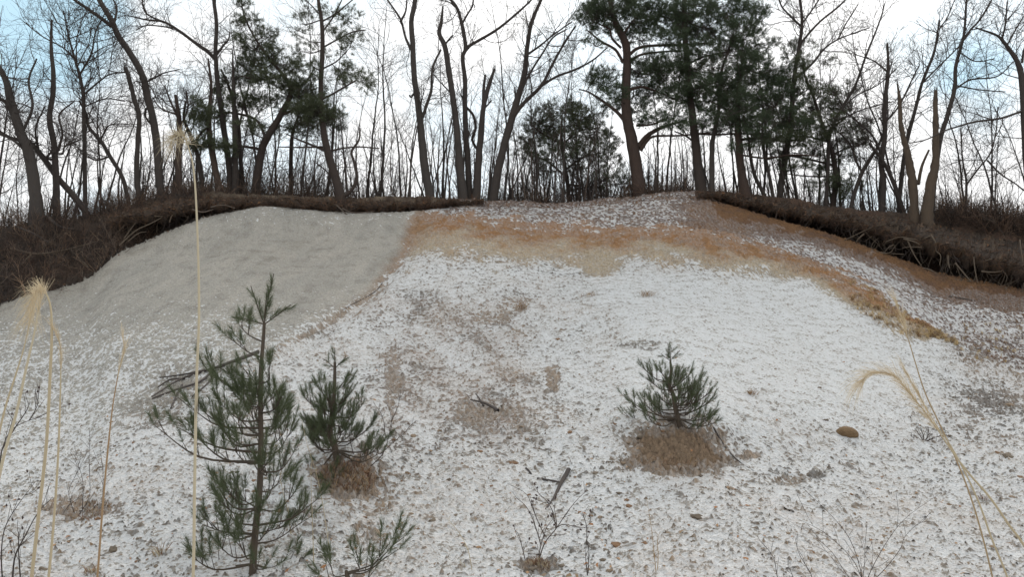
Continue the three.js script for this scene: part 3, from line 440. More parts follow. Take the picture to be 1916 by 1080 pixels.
  { label: 'straight rising tree behind the split stump with twigs along its length', t: [[1680, 404], [1690, 300], [1697, 259], [1713, 200], [1724, 156], [1746, 100], [1752, 70], [1756, 37]], r: [4.6, 4.2, 4, 3.4, 3, 2.2, 1.4], back: 0.8, n: 16, from: 0.35, twig: 1.2, limbs: [[[[1724, 156], [1760, 120], [1790, 90], [1815, 60]], [2, 1], 8], [[[1752, 60], [1770, 35], [1785, 0]], [1.4, 1], 4]] },
  { label: 'split stump with a long pale splintered spike, leaning on the turf overhang', name: 'tree_stump', category: 'stump', t: [[1710, 412], [1706, 341], [1695, 281], [1685, 237], [1682, 185], [1678, 157]], r: [10.5, 9, 7.5, 5.5, 4.4, 3.4, 1.4], back: -0.9, foot: 418, n: 1, from: 0.7, twig: 0.3, snagTop: true, mat: M.snag, limbs: [[[[1717, 345], [1724, 311], [1737, 281]], [3.4, 2], 0]] },
  { label: 'stout brown broken-topped stump on the turf overhang', name: 'tree_stump', category: 'stump', t: [[1734, 412], [1739, 352], [1748, 311], [1750, 252], [1749, 200], [1750, 170]], r: [12.5, 10.5, 9, 7.5, 6, 5, 3.6], back: -0.95, foot: 420, n: 1, from: 0.7, twig: 0.3, snagTop: true, mat: M.snag },
  { label: 'dark arching tree springing up behind the stout brown stump', t: [[1742, 405], [1757, 267], [1772, 215], [1785, 167], [1787, 126], [1802, 67], [1806, 19], [1808, -20]], r: [5.6, 5, 4.6, 4, 3.2, 2.4, 1.6], back: -0.6, n: 12, from: 0.4, twig: 1.2, limbs: [[[[1801, 74], [1815, 56], [1832, 37], [1854, 0], [1862, -20]], [2.4, 1.4], 5], [[[1785, 168], [1813, 150], [1865, 143], [1895, 115]], [2, 1], 4], [[[1787, 160], [1830, 168], [1880, 172]], [1.5, 1], 3], [[[1797, 100], [1825, 115], [1860, 110]], [1.4, 1], 3]] },
  { label: 'dark tree at the far end of the bank with one long level limb', t: [[1932, 450], [1922, 330], [1918, 259], [1911, 148], [1902, 115], [1876, 78], [1865, 67], [1824, 52]], r: [8.5, 8, 7.4, 6, 4, 2.6, 1.6], back: -0.6, n: 10, from: 0.35, twig: 1.2, limbs: [[[[1912, 208], [1869, 222], [1824, 228], [1791, 237], [1769, 244], [1730, 262], [1700, 268]], [2.4, 1.8, 1], 6], [[[1873, 76], [1880, 45], [1883, 5]], [2, 1.2], 5], [[[1911, 118], [1916, 90], [1930, 70]], [2.4, 1.6], 4], [[[1883, 85], [1905, 45], [1922, 20]], [1.6, 1], 5]] },
  { label: 'crooked sapling with a looping branch beyond the stout brown stump', t: [[1842, 428], [1810, 430], [1807, 340], [1800, 300], [1796, 240]], r: [3.5, 3, 2.4, 1.6, 1], back: 0.5, n: 8, from: 0.4, twig: 1.0, limbs: [[[[1808, 345], [1830, 315], [1850, 290], [1862, 250], [1866, 200]], [1.8, 1], 6], [[[1846, 300], [1870, 325], [1900, 345], [1925, 365]], [1.8, 1], 5]] },
];
bareTrees.forEach((o, i) => bareTree({ seed: 100 + i, group: o.name ? undefined : undefined, ...o }));

// pines
const pines = [
  { dense: 1.3, label: 'old pine with drooping dark boughs leaning among the bare trunks', t: [[478, 362], [484, 320], [492, 275], [508, 245], [526, 215], [545, 170], [530, 140], [505, 110], [480, 75], [458, 30], [450, -10]], r: [9, 8.5, 8, 7, 6, 4.6, 3.4, 2.6, 1.8, 1], back: 0.8, mat: M.pine, needles: M.needleDull,
    limbs: [[[[500, 262], [480, 225], [440, 212], [400, 210]], [3.4, 2.4, 1.4]], [[[526, 215], [560, 205], [600, 215]], [3, 1.6]], [[[492, 280], [450, 274], [400, 276], [362, 274]], [3, 2, 1.2]], [[[545, 172], [575, 150], [590, 125]], [2.4, 1.2]], [[[530, 140], [490, 150], [450, 142]], [2.2, 1.2]]],
    crown: [[452, 6, 18, 12, 24], [446, 38, 20, 12, 30], [470, 36, 14, 10, 18], [498, 66, 26, 20, 50], [478, 92, 30, 16, 60], [452, 72, 16, 10, 20], [512, 100, 26, 22, 60], [528, 122, 26, 16, 50], [478, 128, 40, 22, 110], [440, 150, 36, 20, 80], [500, 150, 34, 20, 80], [555, 122, 24, 12, 40], [545, 158, 34, 20, 90], [570, 178, 46, 22, 150], [590, 205, 46, 22, 150], [560, 215, 40, 20, 100], [500, 190, 34, 16, 70], [455, 190, 34, 18, 80], [420, 178, 26, 20, 50], [375, 205, 30, 20, 60], [370, 228, 26, 12, 40], [410, 216, 24, 12, 40], [390, 272, 38, 9, 70], [430, 276, 26, 8, 40], [465, 235, 30, 12, 40], [520, 240, 26, 10, 30]] },
  { label: 'straight-stemmed thin-crowned pine with a bent foot at the crest edge', t: [[638, 374], [626, 326], [615, 289], [607, 252], [602, 207], [601, 148], [604, 93], [602, 37], [596, 0], [592, -60]], r: [11, 9, 8, 6.5, 5.5, 5, 4.4, 3.6, 3], back: -0.3, mat: M.pine, needles: M.needleDull,
    limbs: [[[[616, 285], [585, 272], [560, 262], [535, 250]], [3.4, 2, 1.2]], [[[606, 275], [560, 276], [520, 275]], [2, 1]], [[[622, 282], [640, 278], [670, 275], [710, 278]], [2, 1.2]], [[[605, 185], [630, 172], [650, 160], [668, 150]], [2, 1.4]], [[[603, 90], [630, 75], [660, 60], [685, 56]], [1.8, 1]], [[[604, 40], [630, 25], [650, 8], [670, -8]], [1.8, 1]], [[[601, 30], [585, 12], [570, -2]], [1.6, 1]], [[[604, 60], [625, 30], [640, 0]], [1.8, 1.2]], [[[602, 130], [630, 115], [650, 95]], [1.8, 1.2]], [[[634, 372], [655, 360], [668, 335], [662, 300], [658, 285], [672, 262], [674, 240]], [4, 3.4, 2.4, 1.4]], [[[626, 335], [605, 315], [585, 300]], [1.8, 1]]],
    crown: [[575, 18, 40, 20, 30], [560, 45, 26, 16, 18], [620, 20, 30, 24, 22], [655, 40, 26, 30, 40], [660, 75, 24, 24, 40], [630, 70, 26, 16, 22], [640, 102, 30, 18, 34], [575, 75, 22, 18, 18], [580, 110, 26, 16, 24], [560, 95, 20, 12, 14], [655, 140, 34, 16, 70], [680, 150, 20, 18, 50], [640, 150, 20, 12, 20], [590, 140, 18, 12, 16], [625, 215, 26, 12, 40], [575, 245, 36, 10, 40]] },
  { dense: 1.0, label: 'low round-crowned pine behind the thicket of saplings', t: [[1066, 392], [1062, 345], [1055, 300], [1050, 250], [1052, 215]], r: [5, 4.5, 4, 3, 1.6], back: 2.2, needles: M.needleDull,
    limbs: [[[[1058, 330], [1020, 300], [990, 290]], [2.4, 1.2]], [[[1056, 320], [1090, 295], [1130, 285]], [2.4, 1.2]], [[[1052, 270], [1015, 250], [995, 235]], [2, 1]], [[[1052, 270], [1085, 245], [1120, 240]], [2, 1]]],
    crown: [[1050, 205, 50, 16, 130], [1015, 222, 34, 18, 100], [1090, 215, 44, 20, 130], [1050, 235, 60, 22, 170], [1000, 252, 40, 20, 110], [1110, 245, 44, 22, 130], [1140, 262, 24, 22, 60], [1060, 265, 60, 22, 160], [995, 285, 36, 18, 80], [1040, 295, 46, 18, 90], [1100, 288, 46, 18, 110], [1140, 300, 30, 18, 60], [1090, 318, 46, 14, 60], [1140, 335, 40, 16, 60], [1185, 340, 40, 16, 50], [1120, 355, 44, 12, 50], [1010, 318, 30, 12, 30]] },
  { dense: 1.05, label: 'big old pine with thick crooked limbs, greatest trunk on the ridge', t: [[1197, 368], [1190, 315], [1181, 259], [1173, 222], [1171, 167], [1173, 122], [1170, 81], [1158, 56], [1147, 30], [1138, -20], [1132, -70]], r: [14.5, 13, 12, 10.5, 9.8, 9, 7.6, 6.4, 5.4, 4], back: 0.5, mat: M.pineRed,
    limbs: [[[[1168, 225], [1151, 207], [1121, 185], [1100, 172], [1083, 167]], [4.4, 3.4, 2, 1.2]], [[[1166, 118], [1151, 93], [1125, 78], [1099, 57]], [3.4, 2.6, 1.4]], [[[1162, 90], [1145, 72], [1140, 55], [1120, 45]], [2.6, 1.4]], [[[1194, 276], [1204, 262], [1214, 252], [1233, 241], [1255, 233], [1285, 225]], [6, 5, 3.4, 2]], [[[1198, 282], [1212, 262], [1221, 256], [1270, 254], [1330, 248]], [4, 3, 2, 1.4]], [[[1176, 104], [1190, 92], [1207, 87], [1270, 84], [1330, 80]], [3.6, 3, 1.6]], [[[1176, 118], [1195, 104], [1230, 98], [1270, 95]], [3, 1.6]], [[[1178, 168], [1200, 163], [1230, 172], [1270, 190]], [3.6, 2, 1.2]], [[[1190, 235], [1220, 233], [1250, 220]], [2.6, 1.4]], [[[1164, 68], [1180, 45], [1200, 20]], [3, 1.6]]],
    crown: [[1110, 30, 40, 24, 160], [1150, 8, 50, 26, 220], [1210, 10, 56, 24, 260], [1180, 42, 50, 18, 180], [1235, 40, 54, 22, 240], [1130, 52, 30, 12, 60], [1270, 20, 40, 26, 180], [1130, 150, 34, 24, 130], [1150, 172, 24, 16, 60], [1110, 145, 16, 10, 24], [1140, 195, 26, 12, 40], [1210, 140, 40, 22, 150], [1250, 130, 46, 24, 190], [1225, 175, 42, 20, 130], [1265, 180, 40, 24, 140], [1200, 205, 30, 10, 40], [1250, 70, 44, 16, 110], [1210, 112, 30, 12, 50], [1110, 80, 16, 8, 20], [1250, 212, 40, 12, 60], [1195, 70, 40, 14, 70], [1300, 60, 40, 26, 120], [1120, 12, 36, 20, 90], [1180, 190, 30, 12, 50], [1225, 225, 40, 9, 50], [1280, 150, 34, 26, 100], [1090, 20, 20, 14, 30]] },
  { dense: 0.85, label: 'dark straight pine standing between the big old pine and the bank edge', t: [[1314, 366], [1307, 326], [1300, 259], [1294, 207], [1289, 167], [1285, 111], [1281, 67], [1280, 0], [1279, -70]], r: [10.5, 9, 7.8, 7, 6.4, 6, 5.4, 5], back: 0.2, mat: M.pine,
    limbs: [[[[1302, 270], [1285, 256], [1262, 246]], [2.6, 1.4]], [[[1290, 170], [1320, 160], [1350, 150]], [2.4, 1.2]], [[[1297, 250], [1340, 252], [1390, 250], [1430, 254]], [2.4, 1.4]], [[[1286, 120], [1320, 105], [1360, 98]], [2.4, 1.2]]],
    crown: [[1300, 20, 50, 26, 240], [1350, 15, 50, 28, 220], [1395, 25, 34, 26, 120], [1330, 55, 56, 24, 240], [1380, 60, 44, 24, 170], [1410, 50, 20, 30, 60], [1310, 95, 46, 22, 170], [1360, 100, 50, 24, 200], [1270, 110, 34, 24, 110], [1320, 135, 40, 20, 130], [1395, 95, 30, 22, 90], [1345, 165, 44, 20, 120], [1300, 190, 34, 18, 80], [1340, 205, 44, 16, 90], [1350, 240, 40, 10, 50], [1420, 20, 26, 22, 60], [1430, 80, 22, 22, 50], [1310, 165, 50, 22, 120], [1270, 230, 40, 12, 60], [1320, 225, 44, 14, 80]] },
  { dense: 0.85, label: 'bushy dark pine leaning out over the turf lip, wide low crown', t: [[1396, 364], [1388, 330], [1384, 300], [1381, 252], [1379, 200], [1385, 140], [1390, 100]], r: [10, 8.5, 7.8, 7, 5.4, 4, 2.6], back: -0.2, mat: M.pineRed,
    limbs: [[[[1383, 262], [1420, 258], [1460, 264], [1500, 262]], [3, 1.4]], [[[1382, 230], [1420, 215], [1450, 200]], [2.8, 1.4]], [[[1380, 215], [1350, 200], [1330, 190]], [2.6, 1.4]], [[[1385, 290], [1430, 296], [1480, 290], [1530, 292]], [2, 1.2]]],
    crown: [[1400, 120, 46, 22, 200], [1440, 135, 36, 24, 150], [1380, 150, 46, 24, 200], [1425, 165, 50, 24, 230], [1460, 172, 26, 24, 100], [1390, 190, 50, 22, 210], [1440, 200, 46, 20, 180], [1360, 180, 30, 20, 90], [1400, 222, 50, 16, 150], [1450, 225, 40, 16, 110], [1360, 215, 36, 14, 80], [1480, 205, 24, 18, 60], [1420, 245, 40, 10, 60], [1340, 160, 40, 26, 120], [1480, 235, 40, 14, 80], [1470, 145, 26, 20, 60], [1350, 235, 50, 12, 80], [1450, 258, 50, 9, 70], [1400, 275, 50, 8, 50]] },
  { dense: 1.2, label: 'layered pine with flat sprays of foliage nearest the broken stumps', t: [[1558, 384], [1563, 340], [1557, 289], [1540, 240], [1524, 190], [1505, 140], [1500, 110]], r: [6.5, 6, 5, 4, 3, 2, 1.2], back: 0.9, needles: M.needleDull,
    limbs: [[[[1560, 310], [1520, 300], [1470, 292], [1430, 300]], [2.4, 1.4]], [[[1556, 290], [1590, 275], [1620, 268]], [2, 1]], [[[1548, 265], [1500, 255], [1450, 262]], [2, 1]], [[[1540, 240], [1575, 222], [1600, 212]], [2, 1]], [[[1562, 330], [1510, 330], [1470, 325]], [1.8, 1]]],
    crown: [[1500, 88, 30, 10, 30], [1478, 95, 18, 12, 24], [1500, 118, 20, 16, 40], [1555, 112, 8, 8, 10], [1505, 150, 22, 16, 40], [1535, 175, 40, 16, 80], [1490, 180, 30, 16, 60], [1580, 172, 26, 9, 30], [1520, 205, 50, 14, 110], [1570, 200, 30, 10, 50], [1500, 235, 50, 12, 100], [1560, 230, 36, 12, 60], [1600, 240, 36, 14, 70], [1470, 262, 44, 9, 80], [1530, 258, 40, 10, 70], [1590, 268, 36, 10, 60], [1500, 285, 60, 9, 90], [1570, 292, 40, 10, 60], [1620, 258, 20, 10, 24], [1480, 310, 50, 8, 60], [1550, 318, 36, 9, 40], [1580, 345, 30, 22, 70], [1540, 350, 26, 16, 40]] },
  { label: 'small shaded pine deep among the trunks beside the old drooping pine', t: [[545, 366], [545, 300], [548, 250], [560, 215]], r: [5, 4.4, 3.6, 2], back: 2.6, needles: M.needleDark, limbs: [], crown: [[590, 215, 40, 20, 90], [560, 195, 34, 18, 70], [615, 235, 30, 16, 60], [570, 235, 30, 14, 50]] },
];
pines.forEach((o, i) => pineTree({ seed: 300 + i, ...o }));

// saplings: six kinds, each copied along the ridge
{
  const kinds = [];
  for (let v = 0; v < 8; v++) {
    const R = rng(500 + v), g = new THREE.Group(), h = 3.2 + 1.6 * R(), lean = (R() - 0.5) * 0.5, pts = []; let q = V(0, -0.2, 0), d = V(lean, 1, (R() - 0.5) * 0.3).normalize();
    for (let k = 0; k <= 9; k++) { pts.push(q.clone()); d.addScaledVector(randDir(R), 0.11).addScaledVector(YUP, 0.05).normalize(); q = q.clone().addScaledVector(d, h / 9); }
    const rad = pts.map((_, k) => lerp(0.04, 0.007, (k / 9) ** 0.9) * (0.75 + 0.75 * (v % 3) / 2)), tr = new Geo().tube(pts, rad, 5), tw = new Geo();
    for (let k = 0; k < 10; k++) { const i = 3 + Math.floor(R() * 6.5), dd = randDir(R).addScaledVector(YUP, 1.1).normalize(); shoot(tw, pts[i], dd, 0.45 + 0.7 * R(), 0.008, 1, R, 0.4); }
    const a = new THREE.Mesh(tr.build(), v % 3 ? M.twig : M.twigRed), b = new THREE.Mesh(tw.build(), M.twig); a.name = 'trunk'; b.name = 'twigs'; b.userData.kind = 'stuff'; for (const m of [a, b]) m.castShadow = m.receiveShadow = true; g.add(a, b); kinds.push(g);
  }
  const R = rng(77), zones = [[655, 800, 26, 0.6, 1.2, 'thin bare sapling between the bent-footed pine and the fork-topped tree'], [800, 960, 34, 0.7, 1.1, 'thin bare sapling among the snags beside the fork-topped tree'], [960, 1130, 44, 0.6, 1.1, 'thin bare sapling in front of and around the low round-crowned pine'], [1200, 1330, 22, 0.5, 1.0, 'thin bare sapling between the big old pine and the dark straight pine'], [1330, 1480, 22, 0.5, 1.0, 'thin bare sapling in the shade under the bushy dark pine'], [1480, 1700, 34, 0.45, 1.0, 'thin bare sapling around the layered pine'], [1760, 1930, 22, 0.45, 0.9, 'thin bare sapling beyond the stout brown stump'], [350, 640, 46, 0.4, 1.0, 'thin bare sapling among the close trunks under the drooping pine'], [-20, 350, 36, 0.4, 1.0, 'thin bare sapling along the brushy bank below the bowing trunk']];
  for (const [x0, x1, n, s0, s1, label] of zones) for (let k = 0; k < n; k++) {
    const px = lerp(x0, x1, (k + R()) / n), D = depthAt(px, 0.3 + 4.2 * R() ** 1.3), b = treeBase(px, D), o = kinds[Math.floor(R() * 8)].clone();
    o.name = numbered('sapling'); o.position.copy(b); o.rotation.y = R() * 6.28; o.rotation.z = (R() - 0.5) * 0.16; const s = lerp(s0, s1, R()); o.scale.set(s * 0.95, s, s * 0.95);
    tag(o, label, 'sapling', label.replace('thin bare sapling', 'saplings')); scene.add(o);
  }
}

// tall slender trees standing back among the traced ones
{
  const kinds = [];
  for (let v = 0; v < 7; v++) {
    const R = rng(560 + v), g = new THREE.Group(), h = 6 + 2.6 * R(), pts = []; let q = V(0, -0.2, 0), d = V((R() - 0.5) * 0.35, 1, (R() - 0.5) * 0.2).normalize();
    for (let k = 0; k <= 14; k++) { pts.push(q.clone()); d.addScaledVector(randDir(R), 0.10).addScaledVector(YUP, 0.04).normalize(); q = q.clone().addScaledVector(d, h / 14); }
    const rad = pts.map((_, k) => lerp(0.066, 0.01, (k / 14) ** 0.85) * (0.7 + 0.12 * (v % 4))), tw = new Geo();
    for (let k = 0; k < 15; k++) { const i = 4 + Math.floor(R() * 10), dd = randDir(R).addScaledVector(YUP, 1.0).normalize(); shoot(tw, pts[i], dd, 0.9 + 1.1 * R(), 0.011, 2, R, 0.4); }
    const a = new THREE.Mesh(new Geo().tube(pts, rad, 7, 0.08, R).build(), v % 2 ? M.bare : M.bareGrey), b = new THREE.Mesh(tw.build(), M.twig); a.name = 'trunk'; b.name = 'twigs'; b.userData.kind = 'stuff'; for (const m of [a, b]) m.castShadow = m.receiveShadow = true; g.add(a, b); kinds.push(g);
  }
  const R = rng(78), zones = [[-30, 130, 6, 'tall slender bare tree behind the trunks on the brushy bank'], [130, 330, 6, 'tall slender bare tree behind the bowing trunk'], [330, 640, 11, 'tall slender bare tree back among the drooping pine and its neighbours'], [650, 780, 6, 'tall slender bare tree in the gap before the fork-topped tree'], [820, 960, 5, 'tall slender bare tree behind the snags'], [960, 1140, 9, 'tall slender bare tree around the low round-crowned pine'], [1200, 1460, 6, 'tall slender bare tree behind the dark pines'], [1460, 1700, 7, 'tall slender bare tree behind the layered pine and spike-topped snag'], [1770, 1930, 5, 'tall slender bare tree beyond the stumps']];
  for (const [x0, x1, n, label] of zones) for (let k = 0; k < n; k++) {
    const px = lerp(x0, x1, (k + R()) / n), D = depthAt(px, 0.8 + 4 * R()), o = kinds[Math.floor(R() * 7)].clone(); o.name = numbered('slender_tree'); o.position.copy(treeBase(px, D)); o.rotation.y = R() * 6.28; o.rotation.z = (R() - 0.5) * 0.22; const s = lerp(0.62, 1.05, R()); o.scale.set(s, s, s);
    tag(o, label, 'tree', label.replace('tall slender bare tree', 'slender trees')); scene.add(o);
  }
}

// ---------------------------------------------------------------- overhanging turf edges with roots
const lipPoints = [];
function turfLip(name, label, x0, x1, cL, cT, reach, seed) {
  const R = rng(seed), cols = Math.round((x1 - x0) / 2.2), sec = 22, P = new Float32Array((cols + 1) * sec * 3), C = new Float32Array((cols + 1) * sec * 3), idx = [];
  for (let i = 0; i <= cols; i++) {
    const px = lerp(x0, x1, i / cols), Df = cDe(px) + 0.12 + 0.5 * fbm(px * 0.021 + 7, seed * 3, 4), Db = cDs(px) + 0.35, L = cL(px) + 8 * fbm(px * 0.035, seed, 4), th = cT(px) * (1 + 0.9 * fbm(px * 0.045, seed + 5, 3)), back = Math.min(reach, Db - Df - 0.2);
    const key = [[cS(px) + 3, Db], [lerp(cS(px), L, 0.45), lerp(Df, Db, 0.5)], [L, Df], [L + th * 0.45, Df - 0.06], [L + th, Df + 0.08], [L + th * 0.85, Df + back * 0.5], [L + th * 0.55, Df + back], [L - th * 0.5, Df + back + 0.1]].map(([y, d]) => at(px, y, d));
    const ps = spline(key, sec - 1);
    for (let j = 0; j < sec; j++) {
      const p = ps[j], n = fbm(p.x * 3.2, (p.y - p.z) * 3.2, 3), n3 = fbm(p.x * 9 + 4, (p.y * 1.3 - p.z) * 9, 2), o = (i * sec + j) * 3;
      P[o] = p.x; P[o + 1] = p.y + 0.13 * n * sst(0, 4, j) + 0.06 * n3; P[o + 2] = p.z + 0.24 * n * sst(1, 6, j) + 0.09 * n3;
      const c = mix3(mix3(LITTER, HUMUS, clamp(0.5 + 1.2 * n3)), [0.11, 0.068, 0.037], clamp(0.2 + n * 1.4 + n3)); for (let k = 0; k < 3; k++) C[o + k] = c[k] * (1 + 0.35 * n3);
      if (j > 1 && j < 10) lipPoints.push([V(P[o], P[o + 1], P[o + 2]), j, px]);
    }
    if (i) for (let j = 0; j < sec - 1; j++) { const a = (i - 1) * sec + j, b = a + sec; idx.push(a, b, a + 1, b, b + 1, a + 1); }
  }
  const m = meshFrom(name, P, C, Uint32Array.from(idx), matEarth); tag(m, label, 'turf edge', null, 'structure'); scene.add(m); return m;
}
const cLR = curve([[1300, 366], [1340, 365], [1400, 377], [1480, 394], [1560, 410], [1600, 417], [1640, 424], [1700, 438], [1760, 453], [1830, 476], [1916, 500], [2100, 545]]);
turfLip('turf_overhang', 'brown turf lip overhanging the dark undercut under the stumps', 1306, 2060, cLR, curve([[1306, 3], [1400, 9], [1500, 11], [1600, 14], [1700, 24], [1830, 26], [1916, 24], [2100, 20]]), 0.9, 41);
const cLL = curve([[150, 432], [200, 416], [260, 403], [320, 392], [370, 384], [450, 380], [520, 379], [600, 383], [640, 386], [700, 386], [780, 385], [830, 380], [880, 377.5], [920, 378]]);
turfLip('turf_edge', 'thin brown turf rim with exposed roots above the grey sand hollow', 205, 905, cLL, curve([[205, 2], [260, 14], [340, 14], [400, 8], [640, 7], [780, 5], [905, 0.5]]), 0.5, 42);
function rootThing(name, label, list, D0, mat, seed, extra) {
  const R = rng(seed), first = at(...list[0][0], D0(list[0][0][0])), T = thing(name, label, 'roots', first);
  for (const pts of list) { const w = pts.map(([x, y], k) => at(x, y, D0(x) - 0.05 + 0.12 * (R() - 0.5))), ps = spline(w.length > 2 ? w : [w[0], w[0].clone().lerp(w[1], 0.5).addScaledVector(randDir(R), 0.04), w[1]], 10), r = pxm(1.15 + R() * 0.7, D0(pts[0][0])); part(T, 'root', new Geo().tube(ps, taper([r, r * 0.5], ps.length), 5), mat); }
  for (let k = 0; k < (extra?.n ?? 0); k++) {
    const px = lerp(extra.x0, extra.x1, R()), py = extra.y(px) + R() * extra.h, D = D0(px) + 0.1 + 0.25 * R(), pts = [at(px, py, D)], d = V((R() - 0.6) * 1.6, -0.5 - R() * 0.4, 0.3 * R()).normalize(), n = 6, len = 0.25 + 0.6 * R();
    for (let i = 0; i < n; i++) { d.addScaledVector(randDir(R), 0.4).normalize(); pts.push(pts[i].clone().addScaledVector(d, len / n)); }
    const r = 0.004 + 0.008 * R(); part(T, 'root', new Geo().tube(pts, taper([r, r * 0.4], pts.length), 4), R() < 0.5 ? mat : M.twig);
  }
  return T;
}
rootThing('exposed_roots', 'tangle of pale roots hanging in the dark undercut below the stumps', [[[1696, 447], [1709, 476], [1723, 498]], [[1741, 440], [1750, 456], [1750, 469], [1759, 478], [1757, 496]], [[1740, 442], [1718, 449], [1682, 444], [1656, 453]], [[1616, 438], [1600, 456]], [[1671, 458], [1653, 473]], [[1724, 463], [1687, 464]], [[1708, 500], [1736, 504], [1762, 518], [1816, 527]], [[1573, 453], [1600, 440], [1633, 425], [1656, 420]], [[1762, 513], [1763, 533]], [[1640, 474], [1664, 473], [1674, 460]], [[1690, 447], [1715, 455], [1727, 463]], [[1773, 478], [1776, 502]], [[1610, 463], [1650, 473], [1690, 476]]], (x) => cDe(x) + 0.02, M.root, 61, { n: 90, x0: 1570, x1: 1790, y: (x) => cLR(x) + 8, h: 26 });
rootThing('exposed_roots', 'row of short roots and sticks dangling along the undercut turf', [[[1821, 481], [1823, 504], [1828, 529]], [[1880, 538], [1886, 564], [1886, 591]], [[1907, 449], [1913, 491]], [[1840, 490], [1855, 485]], [[1835, 508], [1873, 508]], [[1786, 492], [1806, 516], [1816, 527]], [[1900, 575], [1909, 560], [1914, 530]]], (x) => cDe(x) - 0.05, M.root, 62, { n: 70, x0: 1770, x1: 1930, y: (x) => cLR(x) + 10, h: 40 });
rootThing('exposed_roots', 'fine dark roots fringing the undercut just below the bushy pine', [[[1330, 372], [1345, 380], [1352, 384]], [[1476, 378], [1453, 400], [1452, 428]]], (x) => cDe(x) + 0.05, M.twigRed, 63, { n: 40, x0: 1390, x1: 1590, y: (x) => cLR(x) + 4, h: 12 });
rootThing('exposed_roots', 'bleached roots crossing the dark hollow in the brushy bank', [[[233, 447], [247, 427], [256, 416]], [[224, 460], [256, 431], [284, 418], [304, 407]], [[240, 452], [262, 436], [275, 434]], [[318, 416], [324, 402]], [[290, 405], [312, 404], [330, 396]]], (x) => cDe(x) + 0.1, M.root, 64, { n: 30, x0: 230, x1: 380, y: (x) => cLL(x) + 6, h: 12 });
rootThing('exposed_roots', 'thin roots trailing from the turf rim over the grey sand', [[[630, 384], [650, 402], [672, 416], [690, 425]], [[640, 390], [660, 398], [700, 396]], [[360, 392], [380, 397], [400, 392]], [[395, 388], [420, 384], [440, 390]]], (x) => cDe(x) - 0.1, M.twigPale, 65, { n: 60, x0: 380, x1: 800, y: (x) => cLL(x), h: 5 });

